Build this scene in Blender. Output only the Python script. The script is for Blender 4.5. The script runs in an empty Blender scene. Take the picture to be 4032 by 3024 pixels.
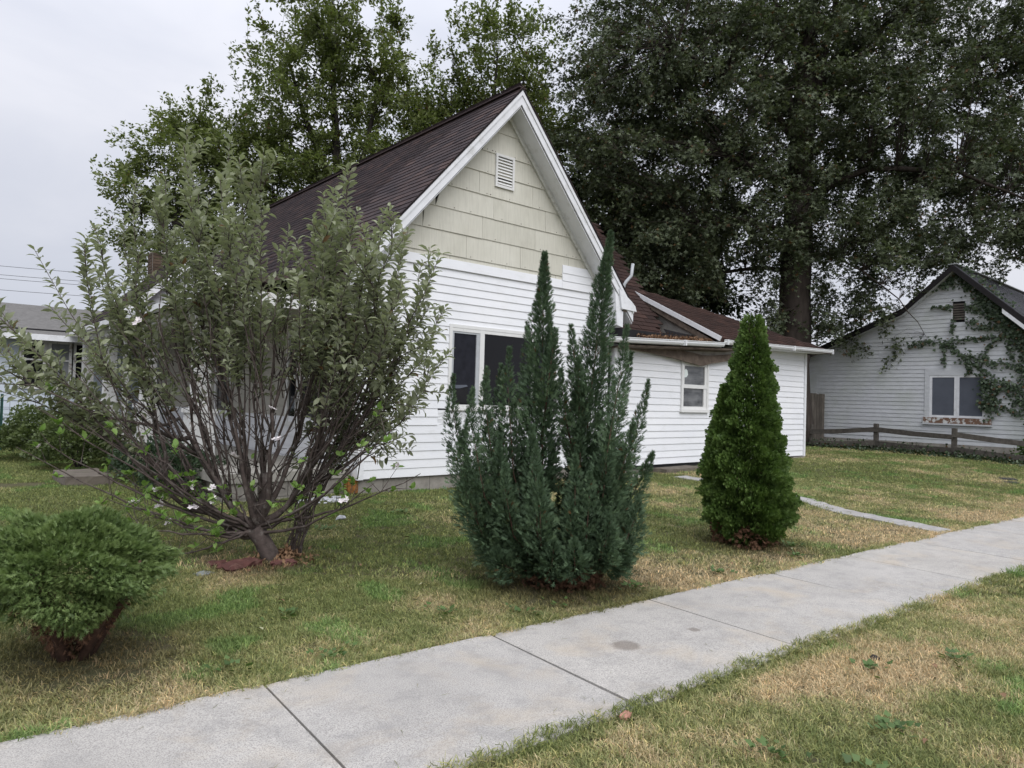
import bpy, math, random
import numpy as np
from mathutils import Matrix, Vector

random.seed(7)
RNG = np.random.default_rng(11)
R = math.radians
scene = bpy.context.scene
COL = scene.collection

# ------------------------------------------------------------------ camera
head, pitch, roll = R(49.4), R(1.27), R(1.6)
_f0 = np.array([math.cos(head), math.sin(head), 0.0])
_r0 = np.array([math.sin(head), -math.cos(head), 0.0])
_z = np.array([0, 0, 1.0])
CF = _f0 * math.cos(pitch) + _z * math.sin(pitch)
_u2 = _z * math.cos(pitch) - _f0 * math.sin(pitch)
CR = _r0 * math.cos(roll) + _u2 * math.sin(roll)
CU = _u2 * math.cos(roll) - _r0 * math.sin(roll)
cam = bpy.data.cameras.new('camera')
camo = bpy.data.objects.new('camera', cam)
COL.objects.link(camo)
m = Matrix.Identity(4)
for i in range(3):
    m[i][0], m[i][1], m[i][2] = CR[i], CU[i], -CF[i]
m[2][3] = 1.5
camo.matrix_world = m
cam.sensor_width = 36
cam.lens = 2780 / 4032 * 36
cam.clip_start = 0.05
cam.clip_end = 3000
scene.camera = camo

# ------------------------------------------------------------------ sky (overcast), soft sun, exposure
world = bpy.data.worlds.new('World')
scene.world = world
world.use_nodes = True
nt = world.node_tree
nt.nodes.clear()
out = nt.nodes.new('ShaderNodeOutputWorld')
sky = nt.nodes.new('ShaderNodeTexSky')
sky.sky_type = 'NISHITA'
sky.sun_disc = False
sky.sun_elevation = R(50)
sky.sun_rotation = R(160)
bg1 = nt.nodes.new('ShaderNodeBackground')
bg1.inputs[1].default_value = 0.07
nt.links.new(sky.outputs[0], bg1.inputs[0])
tc = nt.nodes.new('ShaderNodeTexCoord')
mp = nt.nodes.new('ShaderNodeMapping')
mp.inputs['Scale'].default_value = (1.0, 1.0, 2.2)
nt.links.new(tc.outputs['Generated'], mp.inputs[0])
nz = nt.nodes.new('ShaderNodeTexNoise')
nz.inputs['Scale'].default_value = 2.3
nz.inputs['Detail'].default_value = 5
nz.inputs['Roughness'].default_value = 0.5
nz.inputs['Distortion'].default_value = 0.4
nt.links.new(mp.outputs[0], nz.inputs[0])
cr = nt.nodes.new('ShaderNodeValToRGB')
cr.color_ramp.elements[0].position = 0.33
cr.color_ramp.elements[0].color = (0.66, 0.69, 0.79, 1)
cr.color_ramp.elements[1].position = 0.66
cr.color_ramp.elements[1].color = (0.86, 0.87, 0.94, 1)
nt.links.new(nz.outputs[0], cr.inputs[0])
sx = nt.nodes.new('ShaderNodeSeparateXYZ')
nt.links.new(tc.outputs['Generated'], sx.inputs[0])
mr = nt.nodes.new('ShaderNodeMapRange')
mr.inputs['From Min'].default_value = 0.0
mr.inputs['From Max'].default_value = 1.0
mr.inputs['To Min'].default_value = 0.93
mr.inputs['To Max'].default_value = 2.4
z2 = nt.nodes.new('ShaderNodeMath'); z2.operation = 'MULTIPLY'
nt.links.new(sx.outputs[2], z2.inputs[0]); nt.links.new(sx.outputs[2], z2.inputs[1])
nt.links.new(z2.outputs[0], mr.inputs[0])
bg2 = nt.nodes.new('ShaderNodeBackground')
nt.links.new(cr.outputs[0], bg2.inputs[0])
nt.links.new(mr.outputs[0], bg2.inputs[1])
mx = nt.nodes.new('ShaderNodeMixShader')
mx.inputs[0].default_value = 0.9
nt.links.new(bg1.outputs[0], mx.inputs[1])
nt.links.new(bg2.outputs[0], mx.inputs[2])
nt.links.new(mx.outputs[0], out.inputs[0])

sl = bpy.data.lights.new('sun', 'SUN')
sl.energy = 2.0
sl.angle = R(50)
sl.color = (1.0, 0.985, 0.96)
so = bpy.data.objects.new('sun', sl)
COL.objects.link(so)
so.rotation_euler = Vector((-0.18, -0.74, 0.85)).to_track_quat('Z', 'Y').to_euler()

scene.view_settings.view_transform = 'Standard'
scene.view_settings.look = 'None'
scene.view_settings.exposure = 0.0
scene.view_settings.gamma = 1.0
scene.cycles.max_bounces = 6
scene.cycles.diffuse_bounces = 3
scene.cycles.transparent_max_bounces = 4

# ------------------------------------------------------------------ materials
def mat(name, rough=0.7, spec=0.3):
    mt = bpy.data.materials.new(name)
    mt.use_nodes = True
    b = mt.node_tree.nodes['Principled BSDF']
    b.inputs['Roughness'].default_value = rough
    b.inputs['Specular IOR Level'].default_value = spec
    return mt, mt.node_tree, b

def c4(c):
    return (c[0], c[1], c[2], 1)

def noise(nt, scale, detail=4, rough=0.55, space='pos', sc=None, dist=0.0):
    n = nt.nodes.new('ShaderNodeTexNoise')
    n.inputs['Scale'].default_value = scale
    n.inputs['Detail'].default_value = detail
    n.inputs['Roughness'].default_value = rough
    n.inputs['Distortion'].default_value = dist
    g = nt.nodes.new('ShaderNodeNewGeometry')
    if sc:
        mp = nt.nodes.new('ShaderNodeMapping')
        mp.inputs['Scale'].default_value = sc
        nt.links.new(g.outputs['Position'], mp.inputs[0])
        nt.links.new(mp.outputs[0], n.inputs['Vector'])
    else:
        nt.links.new(g.outputs['Position'], n.inputs['Vector'])
    return n.outputs[0]

def ramp(nt, fac, stops):
    r = nt.nodes.new('ShaderNodeValToRGB')
    e = r.color_ramp.elements
    e[0].position, e[0].color = stops[0][0], c4(stops[0][1])
    e[1].position, e[1].color = stops[-1][0], c4(stops[-1][1])
    for p, c in stops[1:-1]:
        k = e.new(p)
        k.color = c4(c)
    nt.links.new(fac, r.inputs[0])
    return r.outputs[0]

def mixc(nt, fac, a, b, mode='MIX'):
    n = nt.nodes.new('ShaderNodeMix')
    n.data_type = 'RGBA'
    n.blend_type = mode
    for s, v in ((n.inputs[0], fac), (n.inputs[6], a), (n.inputs[7], b)):
        if hasattr(v, 'links'):
            nt.links.new(v, s)
        elif isinstance(v, (int, float)):
            s.default_value = v
        else:
            s.default_value = c4(v)
    return n.outputs[2]

def mth(nt, op, a, b=0.0, clamp=False):
    n = nt.nodes.new('ShaderNodeMath')
    n.operation = op
    n.use_clamp = clamp
    for s, v in ((n.inputs[0], a), (n.inputs[1], b)):
        if hasattr(v, 'links'):
            nt.links.new(v, s)
        else:
            s.default_value = v
    return n.outputs[0]

def bump(nt, b, h, strength=0.3, dist=0.01):
    n = nt.nodes.new('ShaderNodeBump')
    n.inputs['Strength'].default_value = strength
    n.inputs['Distance'].default_value = dist
    nt.links.new(h, n.inputs['Height'])
    nt.links.new(n.outputs[0], b.inputs['Normal'])

def rnd(nt):
    """piece-to-piece random value: object random plus the stored per-face value"""
    o = nt.nodes.new('ShaderNodeObjectInfo')
    a = nt.nodes.new('ShaderNodeAttribute')
    a.attribute_name = 'rnd'
    return mth(nt, 'FRACT', mth(nt, 'ADD', o.outputs['Random'], a.outputs['Fac']))

M = {}

def simple(key, col, rough=0.7, var=0.12, scale=6, spec=0.3, bs=0.15, bscale=60, sc=None, piece=0.0, grime=None):
    mt, nt, b = mat(key, rough, spec)
    dark = tuple(c * (1 - var) for c in col)
    lite = tuple(min(1, c * (1 + var)) for c in col)
    c = ramp(nt, noise(nt, scale, 5, 0.6, sc=sc), [(0.3, dark), (0.7, lite)])
    if piece:
        v = rnd(nt)
        c = mixc(nt, 1.0, c, ramp(nt, v, [(0.0, (1 - piece,) * 3), (1.0, (1 + 0, 1, 1))]), 'MULTIPLY')
    if grime:
        gcol, gs, lo, hi, amt = grime
        f = ramp(nt, noise(nt, gs, 6, 0.65), [(lo, (0, 0, 0)), (hi, (amt,) * 3)])
        c = mixc(nt, f, c, gcol)
    nt.links.new(c, b.inputs['Base Color'])
    if bs:
        bump(nt, b, noise(nt, bscale, 4, 0.6, sc=sc), bs, 0.004)
    M[key] = mt
    return mt

# white vinyl siding: dirt, algae low down, small scuffs
mt, nt, b = mat('vinyl_siding', 0.5, 0.35)
c = ramp(nt, noise(nt, 1.3, 4), [(0.3, (0.79, 0.80, 0.83)), (0.7, (0.84, 0.845, 0.865))])
f = ramp(nt, noise(nt, 3.0, 8, 0.72, sc=(1, 1, 2.6)), [(0.52, (0, 0, 0)), (0.8, (0.4, 0.4, 0.4))])
c = mixc(nt, f, c, (0.56, 0.565, 0.53))
f = ramp(nt, noise(nt, 40, 3, 0.5), [(0.72, (0, 0, 0)), (0.8, (0.35, 0.35, 0.35))])
c = mixc(nt, f, c, (0.45, 0.44, 0.40))
c = mixc(nt, 1.0, c, ramp(nt, rnd(nt), [(0, (0.955, 0.96, 0.965)), (1, (1, 1, 1))]), 'MULTIPLY')
nt.links.new(c, b.inputs['Base Color'])
bump(nt, b, noise(nt, 26, 5, 0.7, sc=(1, 1, 9)), 0.25, 0.003)
M['vinyl'] = mt

# cream asbestos cement shingles with combed vertical streaks
mt, nt, b = mat('cream_shingle', 0.85, 0.2)
c = ramp(nt, noise(nt, 1.6, 5), [(0.3, (0.58, 0.565, 0.49)), (0.7, (0.66, 0.645, 0.57))])
st = noise(nt, 30, 5, 0.7, sc=(1, 1, 0.07))
c = mixc(nt, ramp(nt, st, [(0.45, (0, 0, 0)), (0.75, (0.5, 0.5, 0.5))]), c, (0.42, 0.41, 0.355))
st2 = noise(nt, 4, 6, 0.7, sc=(1, 1, 0.5))
c = mixc(nt, ramp(nt, st2, [(0.55, (0, 0, 0)), (0.8, (0.45, 0.45, 0.45))]), c, (0.42, 0.41, 0.35))
c = mixc(nt, 1.0, c, ramp(nt, rnd(nt), [(0, (0.92, 0.92, 0.91)), (1, (1, 1, 1))]), 'MULTIPLY')
nt.links.new(c, b.inputs['Base Color'])
bump(nt, b, noise(nt, 80, 3, 0.6, sc=(1, 1, 0.04)), 0.6, 0.003)
M['cream'] = mt

simple('white_trim', (0.74, 0.75, 0.775), 0.5, 0.05, 5, grime=((0.38, 0.37, 0.33), 6, 0.52, 0.8, 0.55))
simple('trim_dirty', (0.62, 0.62, 0.58), 0.7, 0.08, 8, grime=((0.18, 0.17, 0.14), 14, 0.5, 0.75, 0.7))
simple('gutter_white', (0.78, 0.79, 0.81), 0.35, 0.04, 4, spec=0.5, bs=0.05, grime=((0.3, 0.28, 0.25), 9, 0.6, 0.85, 0.6))
simple('weathered_white', (0.60, 0.615, 0.64), 0.8, 0.09, 4, bs=0.3, bscale=30, sc=(1, 1, 4), piece=0.08,
       grime=((0.42, 0.46, 0.38), 1.2, 0.45, 0.75, 0.5))
simple('peeling_white', (0.66, 0.66, 0.65), 0.8, 0.06, 5, bs=0.4, bscale=50, grime=((0.27, 0.23, 0.19), 10, 0.55, 0.62, 0.85))
simple('peeling_sill', (0.6, 0.6, 0.58), 0.8, 0.06, 5, bs=0.4, bscale=50, grime=((0.16, 0.08, 0.045), 6, 0.44, 0.5, 0.95))
simple('beige_siding', (0.44, 0.42, 0.37), 0.75, 0.08, 3, piece=0.07)
simple('blue_white_siding', (0.60, 0.66, 0.74), 0.6, 0.08, 2, piece=0.06, grime=((0.35, 0.37, 0.38), 4, 0.5, 0.8, 0.5))
simple('foundation', (0.30, 0.28, 0.25), 0.95, 0.22, 7, bs=0.8, bscale=45, piece=0.18, grime=((0.13, 0.12, 0.105), 3, 0.5, 0.75, 0.6))
simple('mortar', (0.36, 0.34, 0.31), 0.95, 0.15, 20)
simple('rust_block', (0.26, 0.115, 0.03), 0.95, 0.35, 12, bs=0.6, grime=((0.03, 0.025, 0.02), 8, 0.5, 0.65, 0.9))
simple('porch_concrete', (0.34, 0.325, 0.29), 0.95, 0.18, 6, bs=0.7, bscale=70, grime=((0.16, 0.15, 0.13), 3, 0.5, 0.7, 0.6))
simple('old_concrete', (0.135, 0.115, 0.095), 0.95, 0.25, 7, bs=0.9, bscale=60, grime=((0.07, 0.075, 0.04), 5, 0.5, 0.7, 0.5))
simple('path_concrete', (0.34, 0.33, 0.32), 0.95, 0.2, 9, bs=0.8, bscale=70, grime=((0.14, 0.13, 0.1), 4, 0.5, 0.7, 0.5))
simple('window_frame', (0.72, 0.72, 0.71), 0.5, 0.04, 5, grime=((0.35, 0.34, 0.3), 12, 0.6, 0.8, 0.5))
simple('dark_room', (0.015, 0.015, 0.017), 0.9, 0.3, 3, bs=0)
simple('screen', (0.018, 0.019, 0.026), 0.8, 0.25, 8, bs=0.3, bscale=300, spec=0.15)
simple('blind', (0.10, 0.11, 0.135), 0.8, 0.1, 3, bs=0, spec=0.2)
simple('curtain', (0.20, 0.21, 0.22), 0.9, 0.35, 3, bs=0.2)
simple('paper_white', (0.72, 0.78, 0.76), 0.8, 0.05, 10)
simple('wood_grey', (0.115, 0.10, 0.085), 0.9, 0.3, 3, bs=0.8, bscale=25, sc=(3, 3, 1), piece=0.3)
simple('fence_grey', (0.10, 0.09, 0.078), 0.9, 0.35, 9, bs=0.9, bscale=40, piece=0.3)
simple('rotten_board', (0.16, 0.125, 0.10), 0.9, 0.3, 10, bs=0.7, bscale=50, grime=((0.04, 0.03, 0.025), 7, 0.45, 0.7, 0.7))
simple('grey_panel', (0.36, 0.34, 0.31), 0.85, 0.15, 5, bs=0.3, grime=((0.16, 0.14, 0.12), 4, 0.5, 0.75, 0.7))
simple('metal_grey', (0.42, 0.44, 0.46), 0.45, 0.1, 10, spec=0.5)
simple('metal_dark', (0.03, 0.03, 0.032), 0.6, 0.2, 10, spec=0.4)
simple('roof_edge', (0.018, 0.016, 0.017), 0.9, 0.3, 20)
simple('metal_roof', (0.075, 0.075, 0.085), 0.45, 0.35, 3, spec=0.5, bs=0.1)
simple('asphalt_grey', (0.15, 0.145, 0.14), 0.95, 0.2, 10, bs=0.6, bscale=60, piece=0.25)
simple('chimney_brick', (0.10, 0.07, 0.05), 0.95, 0.3, 9, bs=0.6, piece=0.35)
simple('wire', (0.02, 0.035, 0.03), 0.6, 0.1, 10, bs=0)
simple('black_wire', (0.02, 0.02, 0.022), 0.7, 0.1, 10, bs=0)
simple('green_post', (0.015, 0.06, 0.05), 0.6, 0.2, 10)
simple('red_stone', (0.10, 0.042, 0.036), 0.85, 0.3, 9, bs=0.9, bscale=35, grime=((0.18, 0.105, 0.085), 13, 0.55, 0.65, 0.6))
simple('white_rock', (0.50, 0.51, 0.54), 0.8, 0.2, 20, bs=0.6, piece=0.3)
simple('grey_rock', (0.20, 0.215, 0.22), 0.9, 0.3, 20, bs=0.6)
simple('white_block', (0.68, 0.67, 0.62), 0.8, 0.1, 12)
simple('meter_lid', (0.035, 0.035, 0.038), 0.7, 0.3, 20)
simple('brick_piece', (0.36, 0.19, 0.14), 0.95, 0.2, 30)
simple('dry_leaf', (0.21, 0.125, 0.07), 0.8, 0.3, 20, bs=0)
simple('pale_leaf', (0.42, 0.42, 0.26), 0.8, 0.2, 20, bs=0)
simple('dark_dropping', (0.02, 0.018, 0.018), 0.9, 0.3, 40)
simple('petal', (0.80, 0.74, 0.76), 0.7, 0.06, 60, bs=0)
simple('bark_apple', (0.075, 0.058, 0.052), 0.9, 0.4, 18, bs=0.9, bscale=70, grime=((0.17, 0.155, 0.14), 16, 0.52, 0.66, 0.7))
simple('bark_oak', (0.050, 0.040, 0.034), 0.95, 0.4, 9, bs=1.0, bscale=14, sc=(1, 1, 0.2))
simple('bark_dark', (0.035, 0.03, 0.026), 0.95, 0.4, 9, bs=0.8, bscale=20, sc=(1, 1, 0.25))
simple('bark_red', (0.075, 0.042, 0.03), 0.95, 0.4, 30, bs=0.9, bscale=60)
simple('dead_needles', (0.14, 0.075, 0.045), 0.9, 0.35, 40, bs=0)
simple('red_item', (0.2, 0.02, 0.03), 0.6, 0.1, 10, bs=0)

def shingle_mat(key, a, bcol, ccol):
    mt, nt, b = mat(key, 0.92, 0.15)
    v = rnd(nt)
    c = ramp(nt, v, [(0.0, a), (0.35, bcol), (0.7, tuple((x + y) / 2 for x, y in zip(a, bcol))), (1.0, ccol)])
    c = mixc(nt, 0.8, c, ramp(nt, noise(nt, 220, 3, 0.7), [(0.3, (0.55, 0.55, 0.55)), (0.7, (1.3, 1.3, 1.3))]), 'MULTIPLY')
    c = mixc(nt, ramp(nt, noise(nt, 0.9, 5, 0.6), [(0.4, (0, 0, 0)), (0.7, (0.6, 0.6, 0.6))]), c, mixc(nt, 1.0, c, (1.3, 1.2, 1.15), 'MULTIPLY'))
    nt.links.new(c, b.inputs['Base Color'])
    bump(nt, b, noise(nt, 160, 3, 0.7), 0.7, 0.004)
    M[key] = mt
shingle_mat('roof_old', (0.042, 0.035, 0.039), (0.064, 0.050, 0.052), (0.088, 0.063, 0.060))
shingle_mat('roof_brown', (0.028, 0.018, 0.016), (0.043, 0.026, 0.022), (0.058, 0.034, 0.028))

def leaf_mat(key, dark, mid, lite, trans=0.3, rough=0.5, spec=0.35, under=None, clump=0.9, br=0.0, brown=(0.12, 0.07, 0.03)):
    mt = bpy.data.materials.new(key)
    mt.use_nodes = True
    nt = mt.node_tree
    b = nt.nodes['Principled BSDF']
    b.inputs['Roughness'].default_value = rough
    b.inputs['Specular IOR Level'].default_value = spec
    a = nt.nodes.new('ShaderNodeAttribute')
    a.attribute_name = 'rnd'
    o = nt.nodes.new('ShaderNodeObjectInfo')
    n = noise(nt, clump, 3, 0.6)
    v = mth(nt, 'ADD', mth(nt, 'MULTIPLY', a.outputs['Fac'], 0.62), mth(nt, 'MULTIPLY', mth(nt, 'SUBTRACT', n, 0.3), 0.95), True)
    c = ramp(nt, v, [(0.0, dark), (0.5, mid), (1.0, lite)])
    if br:
        c = mixc(nt, ramp(nt, mth(nt, 'FRACT', mth(nt, 'MULTIPLY', a.outputs['Fac'], 37.7)), [(1 - br, (0, 0, 0)), (min(1, 1 - br + 0.01), (1, 1, 1))]), c, brown)
    if under:
        g = nt.nodes.new('ShaderNodeNewGeometry')
        c = mixc(nt, mth(nt, 'MULTIPLY', g.outputs['Backfacing'], 0.75), c, under)
    nt.links.new(c, b.inputs['Base Color'])
    tr = nt.nodes.new('ShaderNodeBsdfTranslucent')
    nt.links.new(mixc(nt, 1.0, c, (1.15, 1.3, 0.7), 'MULTIPLY'), tr.inputs[0])
    ms = nt.nodes.new('ShaderNodeMixShader')
    ms.inputs[0].default_value = trans
    nt.links.new(b.outputs[0], ms.inputs[1])
    nt.links.new(tr.outputs[0], ms.inputs[2])
    nt.links.new(ms.outputs[0], nt.nodes['Material Output'].inputs[0])
    M[key] = mt

leaf_mat('leaf_apple', (0.12, 0.135, 0.08), (0.22, 0.24, 0.15), (0.36, 0.385, 0.26), 0.25, 0.6, 0.3, under=(0.34, 0.36, 0.28), clump=1.6, br=0.03)
leaf_mat('leaf_fresh', (0.13, 0.22, 0.05), (0.20, 0.33, 0.08), (0.30, 0.42, 0.14), 0.35, 0.5, 0.3, clump=2)
leaf_mat('leaf_oak', (0.050, 0.064, 0.038), (0.090, 0.112, 0.062), (0.165, 0.195, 0.105), 0.3, 0.5, 0.35, clump=0.6, br=0.035)
leaf_mat('leaf_elm', (0.075, 0.095, 0.034), (0.13, 0.158, 0.056), (0.22, 0.25, 0.095), 0.35, 0.5, 0.3, clump=0.6, br=0.02)
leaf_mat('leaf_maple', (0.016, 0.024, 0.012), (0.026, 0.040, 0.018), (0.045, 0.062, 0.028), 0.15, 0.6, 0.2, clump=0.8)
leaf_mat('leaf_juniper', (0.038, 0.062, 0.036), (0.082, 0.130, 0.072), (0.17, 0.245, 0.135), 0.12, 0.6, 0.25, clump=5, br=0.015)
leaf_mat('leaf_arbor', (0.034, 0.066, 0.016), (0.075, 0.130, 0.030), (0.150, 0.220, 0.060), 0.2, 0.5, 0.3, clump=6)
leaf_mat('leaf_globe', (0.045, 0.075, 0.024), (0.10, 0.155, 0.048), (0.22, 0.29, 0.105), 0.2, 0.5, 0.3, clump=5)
leaf_mat('leaf_hedge', (0.045, 0.065, 0.025), (0.085, 0.115, 0.042), (0.15, 0.185, 0.075), 0.25, 0.5, 0.3, clump=3)
leaf_mat('leaf_twiggy', (0.03, 0.05, 0.028), (0.05, 0.08, 0.045), (0.08, 0.12, 0.06), 0.2, 0.5, 0.3, clump=3)
leaf_mat('leaf_ivy', (0.025, 0.042, 0.022), (0.045, 0.070, 0.036), (0.080, 0.115, 0.055), 0.15, 0.45, 0.4, clump=3, br=0.04)
leaf_mat('leaf_weed', (0.05, 0.085, 0.03), (0.09, 0.15, 0.045), (0.15, 0.22, 0.08), 0.25, 0.5, 0.3, clump=3)

# grass blades: colour comes with each tuft
mt = bpy.data.materials.new('grass_blade')
mt.use_nodes = True
nt = mt.node_tree
b = nt.nodes['Principled BSDF']
b.inputs['Roughness'].default_value = 0.6
b.inputs['Specular IOR Level'].default_value = 0.25
a = nt.nodes.new('ShaderNodeAttribute')
a.attribute_type = 'INSTANCER'
a.attribute_name = 'gcol'
a2 = nt.nodes.new('ShaderNodeAttribute')
a2.attribute_name = 'rnd'
c = mixc(nt, 1.0, a.outputs['Color'], ramp(nt, a2.outputs['Fac'], [(0, (0.5, 0.55, 0.5)), (0.7, (1.05, 1.02, 1.0)), (1.0, (1.7, 1.5, 1.3))]), 'MULTIPLY')
nt.links.new(c, b.inputs['Base Color'])
tr = nt.nodes.new('ShaderNodeBsdfTranslucent')
nt.links.new(c, tr.inputs[0])
ms = nt.nodes.new('ShaderNodeMixShader')
ms.inputs[0].default_value = 0.25
nt.links.new(b.outputs[0], ms.inputs[1])
nt.links.new(tr.outputs[0], ms.inputs[2])
nt.links.new(ms.outputs[0], nt.nodes['Material Output'].inputs[0])
M['grass'] = mt

# ground soil / thatch
mt, nt, b = mat('ground_soil', 0.95, 0.1)
c = ramp(nt, noise(nt, 0.9, 6, 0.65), [(0.3, (0.085, 0.095, 0.045)), (0.5, (0.12, 0.12, 0.062)), (0.7, (0.17, 0.145, 0.088))])
c = mixc(nt, ramp(nt, noise(nt, 90, 4, 0.7), [(0.35, (0, 0, 0)), (0.65, (0.8, 0.8, 0.8))]), c, (0.085, 0.068, 0.045))
nt.links.new(c, b.inputs['Base Color'])
bump(nt, b, noise(nt, 70, 5, 0.7), 1.0, 0.02)
M['soil'] = mt

# sidewalk concrete: speckle, pinkish and yellowish stains, two oily spots
mt, nt, b = mat('sidewalk_concrete', 0.9, 0.2)
c = ramp(nt, noise(nt, 1.2, 6, 0.6), [(0.3, (0.43, 0.412, 0.385)), (0.7, (0.54, 0.518, 0.485))])
c = mixc(nt, ramp(nt, noise(nt, 150, 3, 0.75), [(0.40, (0.85,) * 3), (0.56, (0.0,) * 3)]), c, (0.24, 0.23, 0.22))
c = mixc(nt, ramp(nt, noise(nt, 260, 2, 0.6), [(0.60, (0.0,) * 3), (0.72, (0.8,) * 3)]), c, (0.72, 0.70, 0.67))
c = mixc(nt, ramp(nt, noise(nt, 2.2, 4, 0.6, dist=0.6), [(0.5, (0.0,) * 3), (0.72, (0.5,) * 3)]), c, (0.47, 0.40, 0.31))
c = mixc(nt, ramp(nt, noise(nt, 4.5, 7, 0.75), [(0.47, (0.0,) * 3), (0.72, (0.65,) * 3)]), c, (0.25, 0.245, 0.24))
g = nt.nodes.new('ShaderNodeNewGeometry')
for (px, py, rr) in ((3.43, 2.85, 0.085), (4.04, 2.78, 0.04), (1.15, 2.75, 0.02)):
    vm = nt.nodes.new('ShaderNodeVectorMath')
    vm.operation = 'DISTANCE'
    nt.links.new(g.outputs['Position'], vm.inputs[0])
    vm.inputs[1].default_value = (px, py, 0)
    dd = mth(nt, 'ADD', vm.outputs['Value'], mth(nt, 'MULTIPLY', mth(nt, 'SUBTRACT', noise(nt, 25, 3), 0.5), 0.05))
    f = nt.nodes.new('ShaderNodeMapRange')
    f.inputs['From Min'].default_value = rr * 0.8
    f.inputs['From Max'].default_value = rr * 1.25
    f.inputs['To Min'].default_value = 0.62
    f.inputs['To Max'].default_value = 0.0
    nt.links.new(dd, f.inputs[0])
    c = mixc(nt, f.outputs[0], c, (0.15, 0.125, 0.105))
c = mixc(nt, 1.0, c, ramp(nt, rnd(nt), [(0, (0.95, 0.95, 0.955)), (1, (1.0, 0.99, 0.975))]), 'MULTIPLY')
nt.links.new(c, b.inputs['Base Color'])
bump(nt, b, noise(nt, 190, 4, 0.75), 0.5, 0.004)
M['sidewalk'] = mt

# window glass: dark, mirror-like
mt, nt, b = mat('window_glass', 0.04, 0.22)
b.inputs['Base Color'].default_value = (0.008, 0.008, 0.01, 1)
bump(nt, b, noise(nt, 2.5, 2), 0.05, 0.01)
M['glass'] = mt
mt, nt, b = mat('window_glass_grey', 0.08, 0.5)
c = ramp(nt, noise(nt, 2.2, 3, sc=(1, 1, 3)), [(0.35, (0.035, 0.038, 0.043)), (0.65, (0.16, 0.165, 0.17))])
nt.links.new(c, b.inputs['Base Color'])
M['glass_grey'] = mt

# ------------------------------------------------------------------ object helpers
def tag(o, label=None, cat=None, group=None, kind=None):
    if label: o['label'] = label
    if cat: o['category'] = cat
    if group: o['group'] = group
    if kind: o['kind'] = kind
    return o

def empty(name, loc, label, cat, group=None):
    o = bpy.data.objects.new(name, None)
    o.empty_display_size = 0.2
    o.location = loc
    COL.objects.link(o)
    tag(o, label, cat, group)
    return o

def attach(o, parent):
    if parent is None: return
    o.parent = parent
    o.matrix_parent_inverse = Matrix.Translation(-Vector(parent.location)) if parent.parent is None and parent.type == 'EMPTY' \
        else Matrix.Translation(-Vector(parent.location))

def me_obj(name, verts, faces, mt, parent=None, smooth=False, loc=None):
    me = bpy.data.meshes.new(name)
    me.from_pydata([tuple(v) for v in verts], [], [tuple(f) for f in faces])
    me.materials.append(mt)
    if smooth:
        me.polygons.foreach_set('use_smooth', [True] * len(me.polygons))
    o = bpy.data.objects.new(name, me)
    if loc is not None: o.location = loc
    COL.objects.link(o)
    attach(o, parent)
    return o

def big_mesh(name, V, F, mt, parent=None, rndf=None, smooth=False, link=True):
    """V (n,3), F (m,k) constant k"""
    V = np.asarray(V, np.float32); F = np.asarray(F, np.int32)
    me = bpy.data.meshes.new(name)
    me.vertices.add(len(V)); me.vertices.foreach_set('co', V.ravel())
    k = F.shape[1]
    me.loops.add(F.size); me.loops.foreach_set('vertex_index', F.ravel())
    me.polygons.add(len(F)); me.polygons.foreach_set('loop_start', np.arange(0, F.size, k, dtype=np.int32))
    if smooth: me.polygons.foreach_set('use_smooth', np.ones(len(F), bool))
    if rndf is not None:
        at = me.attributes.new('rnd', 'FLOAT', 'FACE')
        at.data.foreach_set('value', np.asarray(rndf, np.float32))
    me.update(calc_edges=True)
    me.materials.append(mt)
    o = bpy.data.objects.new(name, me)
    if link:
        COL.objects.link(o); attach(o, parent)
    return o

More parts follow.
